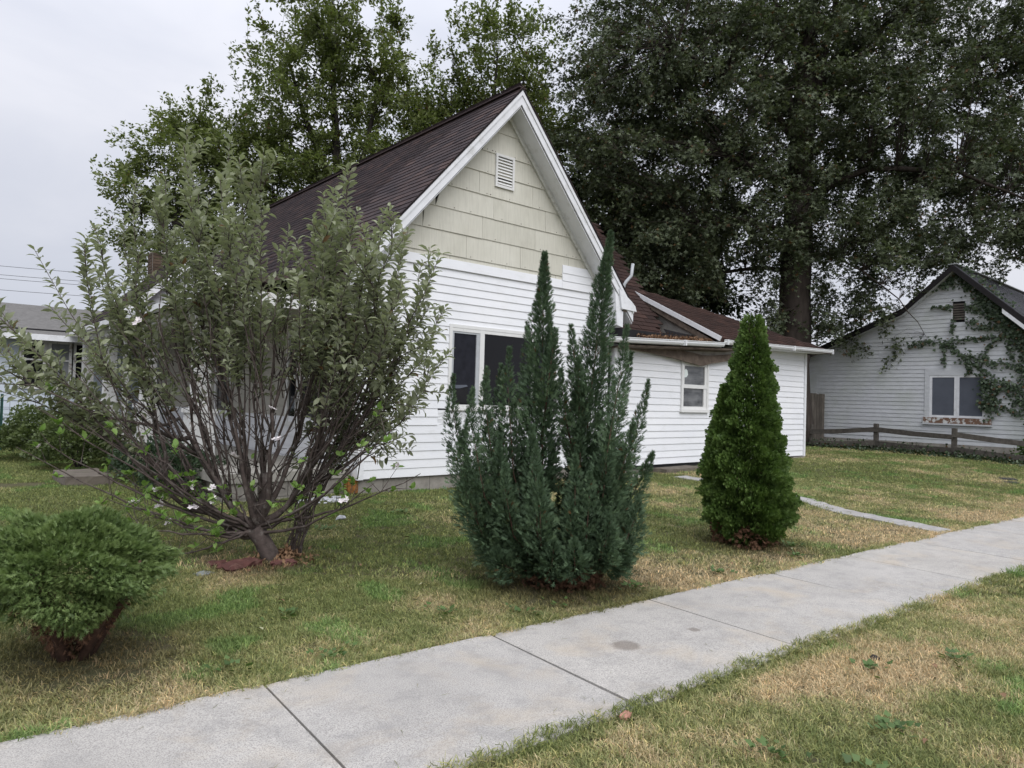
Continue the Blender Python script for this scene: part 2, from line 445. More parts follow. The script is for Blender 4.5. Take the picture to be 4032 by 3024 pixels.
class MB:
    def __init__(s): s.v = []; s.f = []
    def add(s, v, f):
        n = len(s.v); s.v += [tuple(x) for x in v]; s.f += [tuple(i + n for i in g) for g in f]
    def box(s, a, b):
        x0, y0, z0 = a; x1, y1, z1 = b
        s.add([(x0,y0,z0),(x1,y0,z0),(x1,y1,z0),(x0,y1,z0),(x0,y0,z1),(x1,y0,z1),(x1,y1,z1),(x0,y1,z1)],
              [(0,3,2,1),(4,5,6,7),(0,1,5,4),(1,2,6,5),(2,3,7,6),(3,0,4,7)])
    def beam(s, p, q, w, h, up=(0,0,1)):
        """box along p->q, width w sideways, height h along up"""
        p = Vector(p); q = Vector(q); d = (q - p).normalized(); u = Vector(up)
        side = d.cross(u).normalized(); u = side.cross(d).normalized()
        vs = []
        for e in (p, q):
            for a, b_ in ((-1,-1),(1,-1),(1,1),(-1,1)):
                vs.append(e + side * a * w / 2 + u * b_ * h / 2)
        s.add(vs, [(0,1,2,3),(7,6,5,4),(0,4,5,1),(1,5,6,2),(2,6,7,3),(3,7,4,0)])
    def prism(s, pts, off):
        """closed polygon pts (3d) extruded by vector off"""
        n = len(pts); off = Vector(off)
        a = [Vector(p) for p in pts]; b_ = [p + off for p in a]
        s.add(a + b_, [tuple(range(n))[::-1], tuple(range(n, 2 * n))] + [(i, (i + 1) % n, (i + 1) % n + n, i + n) for i in range(n)])
    def tube(s, pts, rad, n=6):
        P = [Vector(p) for p in pts]
        if not hasattr(rad, '__len__'): rad = [rad] * len(P)
        base = len(s.v)
        prev = None
        for i, p in enumerate(P):
            d = (P[min(i + 1, len(P) - 1)] - P[max(i - 1, 0)])
            d = d.normalized() if d.length > 1e-9 else Vector((0, 0, 1))
            x = (prev - d * prev.dot(d)) if prev is not None else d.orthogonal()
            if x.length < 1e-6: x = d.orthogonal()
            x.normalize(); prev = x; y = d.cross(x)
            for k in range(n):
                t = 2 * math.pi * k / n
                s.v.append(tuple(p + (x * math.cos(t) + y * math.sin(t)) * rad[i]))
        for i in range(len(P) - 1):
            for k in range(n):
                a = base + i * n + k; b_ = base + i * n + (k + 1) % n
                s.f.append((a, b_, b_ + n, a + n))
        s.f.append(tuple(base + k for k in range(n))[::-1])
        s.f.append(tuple(base + (len(P) - 1) * n + k for k in range(n)))
    def build(s, name, mt, parent=None, smooth=False, loc=None):
        return me_obj(name, s.v, s.f, mt, parent, smooth, loc)

def one(fn, name, mt, parent, *a, **k):
    mb = MB(); getattr(mb, fn)(*a); return mb.build(name, mt, parent, **k)

def unit(a):
    return a / np.maximum(np.linalg.norm(a, axis=-1, keepdims=True), 1e-9)

def scatter(name, tv, tf, org, d, up, scl, mt, parent=None, wid=None, rv=None, link=True):
    """copy a small template (x along d, y sideways, z normal) to many places, one mesh"""
    tv = np.asarray(tv, float); tf = np.asarray(tf, int)
    n = len(org)
    d = unit(np.asarray(d, float)); y = unit(np.cross(up, d)); z = np.cross(d, y)
    scl = np.broadcast_to(np.asarray(scl, float), (n,))
    wid = scl if wid is None else np.broadcast_to(np.asarray(wid, float), (n,))
    V = org[:, None, :] + tv[None, :, 0:1] * (d * scl[:, None])[:, None, :] + tv[None, :, 1:2] * (y * wid[:, None])[:, None, :] + tv[None, :, 2:3] * (z * scl[:, None])[:, None, :]
    F = tf[None] + (np.arange(n) * len(tv))[:, None, None]
    rv = RNG.random(n) if rv is None else rv
    return big_mesh(name, V.reshape(-1, 3), F.reshape(-1, tf.shape[1]), mt, parent, np.repeat(rv, len(tf)), link=link)

RV = np.array([0.759, -0.651, 0.0]); FV = np.array([0.651, 0.759, 0.0])   # two level directions used to lay out the plants

def ss(x):
    x = np.clip(x, 0, 1); return x * x * (3 - 2 * x)

def gz(x, y):
    x = np.asarray(x, float); y = np.asarray(y, float)
    return (-0.022 + 0.115 * ss((y - 3.4) / 5.5) + 0.11 * ss((x - 8) / 11) * ss((y - 3.2) / 3.5)
            + 0.010 * np.sin(x * 1.7 + y * 0.6) * ss((y - 4) / 3) - 0.03 * ss((1.6 - y) / 3))

def vnoise(x, y, s, seed):
    """smooth value noise"""
    r = np.random.default_rng(seed).random((128, 128))
    X = np.asarray(x) * s + 40.3; Y = np.asarray(y) * s + 37.7
    xi = np.floor(X).astype(int); yi = np.floor(Y).astype(int); fx = X - xi; fy = Y - yi
    fx = fx * fx * (3 - 2 * fx); fy = fy * fy * (3 - 2 * fy)
    g = lambda i, j: r[(xi + i) % 128, (yi + j) % 128]
    return (g(0,0) * (1-fx) + g(1,0) * fx) * (1-fy) + (g(0,1) * (1-fx) + g(1,1) * fx) * fy

# ------------------------------------------------------------------ ground and sidewalk
def axis_vals(lo, hi, fine_lo, fine_hi, step):
    a = list(np.arange(fine_lo, fine_hi + 1e-6, step))
    left = [lo, lo / 2, lo / 5, fine_lo - 12, fine_lo - 4]; right = [fine_hi + 4, fine_hi + 15, hi / 5, hi / 2, hi]
    return np.array(sorted(left + a + right))
gx = axis_vals(-900, 900, -6, 30, 0.4); gy = axis_vals(-900, 900, -6, 26, 0.3)
GX, GY = np.meshgrid(gx, gy, indexing='ij')
sdir = np.array([0.99854, -0.054]); snrm = np.array([0.054, 0.99854])
def walk_t(x, y):   # signed distance from the sidewalk's lawn-side edge, positive towards the street
    return -((np.asarray(x) - 2.89) * snrm[0] + (np.asarray(y) - 3.52) * snrm[1])
GZ = gz(GX, GY)
wt = walk_t(GX, GY)
GZ = np.where((wt > -0.25) & (wt < 1.55), np.minimum(GZ, -0.03), GZ)
nx, ny = len(gx), len(gy)
idx = np.arange(nx * ny).reshape(nx, ny)
F = np.stack([idx[:-1, :-1], idx[1:, :-1], idx[1:, 1:], idx[:-1, 1:]], -1).reshape(-1, 4)
ground = big_mesh('ground', np.stack([GX, GY, GZ], -1).reshape(-1, 3), F, M['soil'], smooth=True)
tag(ground, kind='structure')

sidewalk = bpy.data.objects.new('sidewalk', None); COL.objects.link(sidewalk)
sidewalk.location = (2.89, 3.52, 0); tag(sidewalk, kind='structure')
js = [-7.6, -6.1, -4.55, -3.0, -1.44, 0.0, 1.50, 3.12, 4.52, 5.98, 7.5, 9.0, 10.5, 12.0, 13.5, 15.0, 16.5, 18.0, 19.5, 21.0, 22.5, 24, 25.5, 27]
WD = 1.27
for k in range(len(js) - 1):
    s0, s1 = js[k] + 0.008, js[k + 1] - 0.008
    n = 14
    ss_ = np.linspace(s0, s1, n); tt = np.concatenate([[0.0, 0.012], np.linspace(0.1, WD - 0.1, 5), [WD - 0.012, WD]])
    vs = []; tilt = RNG.normal(0, 0.003, 2)
    for i, a_ in enumerate(ss_):
        for j, t_ in enumerate(tt):
            z = 0.0 + tilt[0] * (a_ - s0) / 1.5 + tilt[1] * t_
            if i in (0, n - 1): z -= 0.006
            aa = a_; ti = t_
            if j in (0, len(tt) - 1):
                z -= 0.010; ti += RNG.normal(0, 0.006)
            p = np.array([2.89, 3.52]) + sdir * aa - snrm * ti
            vs.append((p[0], p[1], z))
    m_ = len(tt)
    fs = [(i * m_ + j, i * m_ + j + 1, (i + 1) * m_ + j + 1, (i + 1) * m_ + j) for i in range(n - 1) for j in range(m_ - 1)]
    # side skirts
    ring = [i * m_ for i in range(n)] + [(n - 1) * m_ + j for j in range(1, m_)] + [i * m_ + m_ - 1 for i in range(n - 2, -1, -1)] + [j for j in range(m_ - 2, 0, -1)]
    b0 = len(vs)
    for r_ in ring: vs.append((vs[r_][0], vs[r_][1], -0.10))
    L = len(ring)
    fs += [(ring[i], ring[(i + 1) % L], b0 + (i + 1) % L, b0 + i) for i in range(L)]
    fs = [f[::-1] for f in fs]
    me_obj('slab', vs, fs, M['sidewalk'], sidewalk)

# ------------------------------------------------------------------ the white house
house = empty('house', (7.45, 9, 0.1), 'white vinyl sided gabled house with brown shingle roof and cream gable shingles', 'house')

def board(name, mt, parent, O, D, N, a0, b0, a1, b1, z0, z1, out0=0.020, out1=0.008, flip=False):
    """one lapped board on the wall plane O + D*s; a..b span at the bottom (0) and top (1)"""
    O = Vector(O); D = Vector(D); N = Vector(N)
    def P(s, z, n): return O + D * s + Vector((0, 0, z)) + N * n
    v = [P(a0, z0, 0), P(b0, z0, 0), P(b1, z1, 0), P(a1, z1, 0), P(a0, z0, out0), P(b0, z0, out0), P(b1, z1, out1), P(a1, z1, out1)]
    f = [(4,5,6,7), (0,1,5,4), (1,2,6,5), (3,7,6,2), (0,4,7,3)]
    if flip: f = [g[::-1] for g in f]
    return me_obj(name, v, f, mt, parent)

def wall_boards(name, mt, parent, O, D, N, z0, z1, step, span, holes=(), flip=False, seams=None, over=0.004, o0=0.02, o1=0.008):
    z = z0
    while z < z1 - 0.02:
        zt = min(z + step, z1)
        s0 = span(z); s1 = span(zt)
        segs = [(s0[0], s0[1], s1[0], s1[1])]
        for (ha, hb, hz0, hz1) in holes:
            if hz0 < z + step * 0.5 < hz1:
                new = []
                for (a0, b0, a1, b1) in segs:
                    if hb <= a0 or ha >= b0: new.append((a0, b0, a1, b1)); continue
                    if ha > a0: new.append((a0, ha, a1, ha))
                    if hb < b0: new.append((hb, b0, hb, b1))
                segs = new
        for (a0, b0, a1, b1) in segs:
            if b0 - a0 < 0.05: continue
            j = random.uniform(-0.0015, 0.0015)
            board(name, mt, parent, O, D, N, a0, b0, a1, b1, z + j, zt + over, o0 + random.uniform(-0.002, 0.002), o1, flip)
        z += step

def roofz(x):   # underside line of the main gable
    return 6.50 - 1.123 * abs(x - 7.42)
# solid core behind the siding: gable wall, front wall, right return
core = MB()
core.prism([(4.9, 8.985, 0.33), (10.0, 8.985, 0.33), (10.0, 8.985, 3.45), (7.42, 8.985, 6.35), (4.9, 8.985, 3.5)][::-1], (0, 0.1, 0))
core.build('wall', M['dark_room'], house)
WX0, WX1, WZ0, WZ1 = 6.37, 8.70, 1.34, 2.655           # big window
wall_boards('siding_board', M['vinyl'], house, (0, 8.98, 0), (1, 0, 0), (0, -1, 0), 0.313, 3.55, 0.1277,
            lambda z: (4.94, 9.93), holes=[(WX0, WX1, WZ0 - 0.01, WZ1 + 0.01), (6.20, 8.75, 1.07, WZ0 + 0.05)])
# top courses, stepped
board('siding_board', M['vinyl'], house, (0, 8.98, 0), (1, 0, 0), (0, -1, 0), 4.94, 8.78, 5.35, 8.78, 3.505, 3.655, 0.040, 0.030)
board('siding_board', M['vinyl'], house, (0, 8.98, 0), (1, 0, 0), (0, -1, 0), 8.784, 9.86, 8.784, 9.76, 3.505, 3.645, 0.040, 0.030)
board('siding_board', M['vinyl'], house, (0, 8.98, 0), (1, 0, 0), (0, -1, 0), 8.784, 9.76, 8.784, 9.62, 3.643, 3.782, 0.040, 0.030)
board('siding_board', M['vinyl'], house, (0, 8.98, 0), (1, 0, 0), (0, -1, 0), 8.784, 9.62, 8.784, 9.50, 3.780, 3.925, 0.040, 0.030)
# cream shingle courses
cz = [3.60, 3.722, 4.083, 4.442, 4.80, 5.162, 5.523, 5.89, 6.32]
seam = [[6.343, 7.472, 8.627], [5.522, 6.656, 7.792, 8.941], [5.82, 6.967, 8.119, 9.27], [6.04, 7.19, 8.349], [6.878, 8.036], [7.20, 8.30], [6.909, 8.06], []]
def gspan(z, inset=0.07):
    h = (roofz(7.42) - 0.22 - z) / 1.123
    return 7.42 - h + inset, 7.42 + h - inset
VX0, VX1, VZ0, VZ1 = 7.19, 7.59, 4.985, 5.535
for r_ in range(8):
    z0, z1 = cz[r_], cz[r_ + 1]
    (a0, b0), (a1, b1) = gspan(z0), gspan(z1)
    a0 = max(a0, 4.95)
    if z1 > 6.2: a1 = b1 = 7.42; 
    cuts = [None] + [s for s in seam[r_] if a0 + 0.08 < s < b0 - 0.08] + [None]
    for i in range(len(cuts) - 1):
        l0 = a0 if cuts[i] is None else cuts[i] + 0.003
        r0 = b0 if cuts[i + 1] is None else cuts[i + 1] - 0.003
        l1 = max(l0, a1); r1 = min(r0, b1)
        if r1 < l1: l1 = r1 = min(max(l1, l0), r0) if r1 < l0 or l1 > r0 else (l1 + r1) / 2
        if r0 - l0 < 0.04: continue
        if r1 < l1 + 0.002: r1 = l1 + 0.002
        top = z1 + 0.004
        board('shingle_panel', M['cream'], house, (0, 8.985, 0), (1, 0, 0), (0, -1, 0), l0, r0, l1, r1, z0 + random.uniform(-0.003, 0.003), top, 0.024 + random.uniform(-0.003, 0.003), 0.010)
# small damage marks: nail heads on the cream shingles
mb = MB()
for _ in range(46):
    r_ = random.randrange(0, 7); z = cz[r_] + 0.03
    a0, b0 = gspan(z, 0.15); a0 = max(a0, 5.0); x = random.uniform(a0, b0)
    mb.box((x - 0.005, 8.955, z - 0.005), (x + 0.005, 8.962, z + 0.005))
o = mb.build('nail_head', M['rotten_board'], house); tag(o, kind='stuff')

# gable vent
vent = one('box', 'vent', M['dark_room'], house, (VX0 + 0.03, 8.972, VZ0 + 0.03), (VX1 - 0.03, 8.98, VZ1 - 0.03))
mb = MB()
mb.box((VX0, 8.935, VZ0), (VX0 + 0.04, 8.972, VZ1)); mb.box((VX1 - 0.04, 8.935, VZ0), (VX1, 8.972, VZ1))
mb.box((VX0 + 0.04, 8.937, VZ1 - 0.04), (VX1 - 0.04, 8.972, VZ1)); mb.box((VX0 + 0.04, 8.937, VZ0), (VX1 - 0.04, 8.972, VZ0 + 0.04))
mb.build('frame', M['window_frame'], vent)
for k in range(9):
    z = VZ0 + 0.055 + k * 0.051
    mb = MB()
    mb.prism([(VX0 + 0.04, 8.942, z), (VX0 + 0.04, 8.950, z - 0.002), (VX0 + 0.04, 8.970, z + 0.030), (VX0 + 0.04, 8.964, z + 0.033)], (VX1 - VX0 - 0.08, 0, 0))
    mb.build('slat', M['window_frame'], vent)

# big window: narrow light, fixed pane, narrow light
win = MB()
win.box((WX0, 8.945, WZ0), (WX0 + 0.055, 8.985, WZ1)); win.box((WX1 - 0.055, 8.945, WZ0), (WX1, 8.985, WZ1))
win.box((WX0 + 0.055, 8.947, WZ1 - 0.05), (WX1 - 0.055, 8.985, WZ1)); win.box((WX0 + 0.055, 8.947, WZ0), (WX1 - 0.055, 8.985, WZ0 + 0.06))
win.box((WX0 - 0.01, 8.93, WZ0 - 0.03), (WX1 + 0.01, 8.985, WZ0 - 0.002))
w = win.build('window', M['window_frame'], house)
one('box', 'pane', M['screen'], w, (WX0 + 0.10, 8.972, WZ0 + 0.09), (6.90, 8.976, WZ1 - 0.13))
one('box', 'pane', M['glass'], w, (7.07, 8.968, WZ0 + 0.075), (8.10, 8.972, WZ1 - 0.11))
one('box', 'pane', M['screen'], w, (8.19, 8.972, WZ0 + 0.09), (8.58, 8.976, WZ1 - 0.13))
for (xa, xb) in ((6.975, 7.065), (8.105, 8.165)):
    one('box', 'mullion', M['window_frame'], w, (xa, 8.95, WZ0 + 0.06), (xb, 8.982, WZ1 - 0.05))
one('box', 'sash_frame', M['window_frame'], w, (WX0 + 0.055, 8.952, WZ1 - 0.105), (WX1 - 0.055, 8.984, WZ1 - 0.0505))
mb = MB(); mb.box((WX0 + 0.056, 8.958, WZ0 + 0.06), (WX0 + 0.095, 8.984, WZ1 - 0.105)); mb.box((6.905, 8.958, WZ0 + 0.06), (6.974, 8.984, WZ1 - 0.105))
mb.box((WX0 + 0.095, 8.960, WZ1 - 0.135), (6.905, 8.984, WZ1 - 0.105)); mb.build('sash_frame', M['metal_grey'], w)
# torn corner of the left insect screen
mb = MB(); mb.prism([(6.50, 8.9715, WZ0 + 0.09), (6.77, 8.9715, WZ0 + 0.09), (6.77, 8.9715, WZ0 + 0.36), (6.70, 8.9715, WZ0 + 0.335), (6.50, 8.9715, WZ0 + 0.30)], (0, -0.001, 0))
mb.build('torn_screen', M['dark_room'], w)
mb = MB(); mb.prism([(6.49, 8.968, WZ0 + 0.31), (6.60, 8.966, WZ0 + 0.315), (6.76, 8.962, WZ0 + 0.35), (6.74, 8.969, WZ0 + 0.375), (6.52, 8.970, WZ0 + 0.365)], (0, -0.002, 0))
mb.build('screen_flap', M['blind'], w)
# missing siding under the window: wrinkled house wrap
n = 26; vs = []; fs = []
for i in range(n):
    for j in range(8):
        x = 6.20 + (8.75 - 6.20) * i / (n - 1); z = 1.075 + 0.235 * j / 7
        vs.append((x, 8.975 + 0.010 * math.sin(i * 2.1 + j * 1.3) * random.random() - 0.004, z))
for i in range(n - 1):
    for j in range(7):
        a = i * 8 + j; fs.append((a, a + 8, a + 9, a + 1))
me_obj('house_wrap', vs, fs, M['white_trim'], house, smooth=False)

# corner boards
one('box', 'corner_board', M['vinyl'], house, (4.845, 8.94, 0.305), (4.945, 8.985, 3.55))
one('box', 'corner_board', M['vinyl'], house, (4.845, 8.986, 0.305), (4.885, 9.07, 3.5))
one('box', 'corner_board', M['white_trim'], house, (9.925, 8.94, 0.305), (10.04, 8.99, 3.40))
one('box', 'corner_board', M['white_trim'], house, (10.0, 8.991, 0.305), (10.04, 9.12, 2.66))
mb = MB(); mb.prism([(9.90, 8.62, 2.93), (10.06, 8.62, 2.90), (10.06, 8.62, 3.40), (9.82, 8.62, 3.55)], (0, 0.34, 0)); mb.build('soffit_box', M['white_trim'], house)
one('beam', 'downspout', M['gutter_white'], house, (10.16, 8.93, 0.35), (10.20, 8.93, 2.62), 0.09, 0.07)

# foundation blocks under the gable wall
x = 4.90
one('box', 'mortar_bed', M['mortar'], house, (4.93, 9.02, -0.2), (9.98, 9.1, 0.325))
while x < 9.95:
    x2 = min(x + 0.405, 10.0)
    one('box', 'foundation_block', M['foundation'], house, (x + 0.004, 9.005 + random.uniform(-0.004, 0.004), 0.094), (x2 - 0.004, 9.09, 0.315)) if x > 4.99 or True else None
    one('box', 'foundation_block', M['foundation'], house, (x - 0.2 + 0.206, 8.99 + random.uniform(-0.006, 0.003), -0.15), (x2 - 0.004, 9.095, 0.086))
    x += 0.405
one('box', 'foundation_block', M['rust_block'], house, (4.74, 8.99, 0.12), (4.895, 9.12, 0.312))

# --- main roof
YF, YB = 8.60, 19.5
XL, XR = 4.40, 10.33      # eave lines
def rz(x): return 6.56 - 1.123 * abs(x - 7.42)
deck = MB()
for (xa, xb) in ((XL, 7.42), (7.42, XR)):
    pts = [(xa, YF + 0.03, rz(xa) - 0.03), (xb, YF + 0.03, rz(xb) - 0.03), (xb, YF + 0.03, rz(xb) - 0.14), (xa, YF + 0.03, rz(xa) - 0.14)]
    deck.prism(pts, (0, YB - YF - 0.06, 0))
roof = deck.build('roof', M['roof_old'], house)
# rake boards
def rake(y0, y1, off, th, name, mt, xa, xb, parent=house):
    mb = MB()
    mb.prism([(xa, y0, rz(xa) - off), (xb, y0, rz(xb) - off), (xb, y0, rz(xb) - off - th), (xa, y0, rz(xa) - off - th)], (0, y1 - y0, 0))
    return mb.build(name, mt, parent)
for sgn in (-1, 1):
    xe = XL if sgn < 0 else XR
    a, b_ = (xe, 7.42) if sgn < 0 else (7.42, xe)
    rake(YF - 0.012, YF + 0.02, 0.03, 0.085, 'rake_board', M['white_trim'], a, b_)
    rake(YF + 0.005, YF + 0.028, 0.112, 0.155, 'rake_board', M['white_trim'], a, b_)
    rake(YF - 0.018, YF + 0.02, 0.012, 0.02, 'drip_edge', M['roof_edge'], a, b_)
    # soffit between rake board and wall
    rake(YF + 0.03, 8.97, 0.285, 0.02, 'soffit', M['white_trim'], a, b_)
    rake(8.925, 8.972, 0.302, 0.10, 'frieze_board', M['trim_dirty'], a if sgn > 0 else 5.0, b_ if sgn < 0 else 9.95)
    # eave return
mb = MB(); mb.prism([(9.98, 8.58, 3.24), (10.40, 8.58, 3.22), (10.36, 8.58, 3.32), (10.25, 8.58, 3.40), (9.9, 8.58, 3.60)], (0, 0.36, 0)); mb.build('eave_return', M['white_trim'], house)
one('box', 'eave_return', M['rotten_board'], house, (10.02, 8.62, 3.195), (10.36, 8.94, 3.222))
# shingles: 300 nearest as parts, the rest joined
def shingle_protos(mt, w, e, n=3):
    ps = []
    for k in range(n):
        me = bpy.data.meshes.new('roof_shingle')
        j = [random.uniform(-0.004, 0.004) for _ in range(4)]
        v = [(0.004, j[0], 0.018), (w - 0.004, j[1], 0.018), (w - 0.004, e + 0.02, 0.006), (0.004, e + 0.02, 0.006),
             (0.004, j[0], 0.0), (w - 0.004, j[1], 0.0), (w - 0.004, e + 0.02, 0.0), (0.004, e + 0.02, 0.0)]
        me.from_pydata(v, [], [(0,1,2,3), (4,5,1,0), (5,6,2,1), (7,4,0,3)])
        me.materials.append(mt); ps.append(me)
    return ps
def roof_face(O, A, B, la, lb, w, e, mt, parent, keep, score, limit, protos):
    """O corner at eave, A unit along eave, B unit up slope. keep(s,t) -> bool. score(P) small = keep single"""
    O = Vector(O); A = Vector(A).normalized(); B = Vector(B).normalized(); N = A.cross(B).normalized()
    if N.z < 0: N = -N
    spots = []
    t = 0.0; row = 0
    while t < lb:
        cols = [-0.02] + [((row * 5) % 3 + 1) * w / 3 + k_ * w + random.uniform(-0.004, 0.004) for k_ in range(int(la / w))]
        for s in cols:
            if s + w < la + 0.03 and keep(s + w / 2, t + e / 2): spots.append((score(O + A * s + B * t), s, t))
        t += e; row += 1
    spots.sort()
    Rm = Matrix((A, B, N)).transposed() if A.cross(B).dot(N) > 0 else Matrix((A, B, N)).transposed()
    for (sc, s, t) in spots[:limit]:
        o = bpy.data.objects.new('roof_shingle', random.choice(protos))
        p = O + A * (s + random.uniform(-0.003, 0.003)) + B * t + N * random.uniform(0, 0.003)
        COL.objects.link(o); attach(o, parent)
        o.matrix_basis = Matrix.Translation(p) @ Rm.to_4x4()
    rest = spots[limit:]
    if rest:
        tv = np.array([v.co[:] for v in protos[0].vertices]); tf = np.array([(0,1,2,3), (4,5,1,0), (5,6,2,1), (7,4,0,3)])
        Rn = np.array(Rm)
        base = tv @ Rn.T
        P = np.array([np.array(O + A * (s + random.uniform(-0.004, 0.004)) + B * t + N * random.uniform(0, 0.004)) for (_, s, t) in rest])
        V = (P[:, None, :] + base[None]).reshape(-1, 3)
        Fq = (tf[None] + (np.arange(len(P)) * 8)[:, None, None]).reshape(-1, 4)
        o = big_mesh('roof_shingle_field', V, Fq, mt, parent, np.repeat(RNG.random(len(P)), 4))
        tag(o, kind='stuff')
protos_old = shingle_protos(M['roof_old'], 0.30, 0.135)
slope_l = math.hypot(1, 1.123)
roof_face((XL, YF, rz(XL)), (0, 1, 0), (1 / slope_l, 0, 1.123 / slope_l), YB - YF, (7.42 - XL) * slope_l, 0.30, 0.135, M['roof_old'], house,
          lambda s, t: True, lambda P: (P - Vector((5.8, 8.6, 5.2))).length, 170, protos_old)
o = one('beam', 'ridge_cap', M['roof_old'], house, (7.42, YF - 0.01, 6.568), (7.42, YB, 6.568), 0.16, 0.02)
# right slope (seen edge on only) gets its courses joined
roof_face((XR, YF, rz(XR)), (0, 1, 0), (-1 / slope_l, 0, 1.123 / slope_l), YB - YF, (XR - 7.42) * slope_l, 0.30, 0.135, M['roof_old'], house,
          lambda s, t: True, lambda P: 0, 0, protos_old)

# --- cross wing behind: steep brown slope facing the street
cw = MB()
cw.prism([(7.6, 9.55, 2.93), (12.55, 9.55, 2.93), (13.25, 10.8, 4.16), (13.8, 12.9, 6.24), (7.6, 12.9, 6.24)][::-1], (0, 0.1, -0.12))
cw.prism([(13.8, 12.95, 6.24), (13.8, 16.4, 2.9), (7.6, 16.4, 2.9), (7.6, 12.95, 6.24)], (0, 0, -0.1))
wing_roof = cw.build('roof', M['roof_brown'], house)
def wing_keep(s, t):
    y = 9.6 + t * 0.7071; z = 3.0 + t * 0.7071; x = 8.0 + s
    if z < 4.2: xm = 12.6 + (z - 3.1) * 0.65
    else: xm = 13.33 + (z - 4.2) * 0.23
    return 10.1 < x < xm
protos_br = shingle_protos(M['roof_brown'], 0.30, 0.14)
roof_face((8.0, 9.58, 2.98), (1, 0, 0), (0, 0.7071, 0.7071), 6.2, 4.6, 0.30, 0.14, M['roof_brown'], house, wing_keep, lambda P: P.z - P.x * 0.3, 130, protos_br)
# closing wall of the wing on the right
mb = MB(); mb.prism([(13.3, 9.9, 0.1), (13.3, 16.2, 0.1), (13.3, 16.2, 3.2), (13.3, 12.9, 6.1), (13.3, 9.9, 3.1)], (0.1, 0, 0)); mb.build('wall', M['vinyl'], house)
pp = MB(); pp.tube([(12.50, 10.75, 4.0), (12.52, 10.72, 4.22), (12.56, 10.70, 4.30), (12.70, 10.66, 4.46), (12.72, 10.64, 4.74)], 0.038, 10)
pp.build('vent_pipe', M['metal_grey'], house, smooth=True)

# --- addition on the right
AW0, AW1 = 10.2, 17.78
core = MB(); core.box((10.0, 9.03, 0.2), (17.74, 9.12, 2.95)); core.box((17.66, 9.03, 0.2), (17.74, 14.0, 2.95)); core.build('wall', M['dark_room'], house)
def atop(x): return 2.46 + 0.03 * (x - 10) if x < 14 else 2.58 + 0.065 * (x - 14)
AX0, AX1, AZ0, AZ1 = 12.42, 13.40, 1.37, 2.435
z = 0.262
step = 0.1362
while z < 2.86:
    zt = z + step
    # where the wall top lies at this height
    lo = AW0
    if z > 2.44:
        lo = 10.2 + max(0, (z - 2.50)) * 8
    if zt > 2.84: lo = max(lo, 16.0)
    if zt > 2.58 and zt <= 2.84: lo = max(lo, 13.9 if zt < 2.7 else 15.2)
    segs = [(lo, AW1)]
    if AZ0 - 0.01 < z + step / 2 < AZ1 + 0.01: segs = [(lo, AX0), (AX1, AW1)]
    for a, b_ in segs:
        board('siding_board', M['vinyl'], house, (0, 9.03, 0), (1, 0, 0), (0, -1, 0), a, b_, a, b_, z, zt + 0.004, 0.022 + random.uniform(-0.002, 0.002), 0.008)
    z = zt
one('box', 'corner_board', M['white_trim'], house, (17.74, 8.985, 0.25), (17.83, 9.04, 2.93))
one('box', 'corner_board', M['white_trim'], house, (17.745, 9.041, 0.25), (17.83, 9.12, 2.93))
one('box', 'corner_board', M['white_trim'], house, (10.21, 8.985, 0.27), (10.36, 9.035, 2.62))
# its end wall boards (right side)
wall_boards('siding_board', M['vinyl'], house, (17.76, 9.12, 0), (0, 1, 0), (1, 0, 0), 0.262, 2.9, 0.1362, lambda z: (0, 4.8), flip=False)
# addition window
win = MB()
win.box((AX0, 8.975, AZ0), (AX0 + 0.06, 9.03, AZ1)); win.box((AX1 - 0.06, 8.975, AZ0), (AX1, 9.03, AZ1))
win.box((AX0 + 0.06, 8.977, AZ1 - 0.055), (AX1 - 0.06, 9.03, AZ1)); win.box((AX0 - 0.02, 8.96, AZ0 - 0.035), (AX1 + 0.02, 9.03, AZ0 + 0.03))
w = win.build('window', M['window_frame'], house)
mb = MB()
mb.box((AX0 + 0.06, 8.987, AZ0 + 0.48), (AX1 - 0.06, 9.02, AZ0 + 0.56)); mb.box((AX0 + 0.06, 8.987, AZ1 - 0.11), (AX1 - 0.06, 9.02, AZ1 - 0.055))
mb.box((AX0 + 0.06, 8.989, AZ0 + 0.56), (AX0 + 0.10, 9.02, AZ1 - 0.11)); mb.box((AX1 - 0.14, 8.989, AZ0 + 0.56), (AX1 - 0.06, 9.02, AZ1 - 0.11))
mb.box((AX0 + 0.06, 8.993, AZ0 + 0.03), (AX1 - 0.06, 9.02, AZ0 + 0.09)); mb.box((AX1 - 0.16, 8.995, AZ0 + 0.09), (AX1 - 0.06, 9.02, AZ0 + 0.48))
mb.build('sash_frame', M['window_frame'], w)
one('box', 'pane', M['glass_grey'], w, (AX0 + 0.10, 9.012, AZ0 + 0.56), (AX1 - 0.14, 9.016, AZ1 - 0.11))
one('box', 'pane', M['glass_grey'], w, (AX0 + 0.06, 9.022, AZ0 + 0.09), (AX1 - 0.16, 9.026, AZ0 + 0.48))
one('prism', 'sticker', M['paper_white'], w, [(AX0 + 0.13, 9.011, AZ1 - 0.36), (AX0 + 0.20, 9.011, AZ1 - 0.35), (AX0 + 0.25, 9.011, AZ1 - 0.30), (AX0 + 0.23, 9.011, AZ1 - 0.21), (AX0 + 0.17, 9.011, AZ1 - 0.17), (AX0 + 0.13, 9.011, AZ1 - 0.20)], (0, -0.001, 0))
# footing of the addition
one('box', 'footing', M['foundation'], house, (10.0, 9.06, -0.1), (17.72, 9.2, 0.25))
one('box', 'footing', M['foundation'], house, (17.2, 8.98, -0.1), (17.80, 9.059, 0.24))
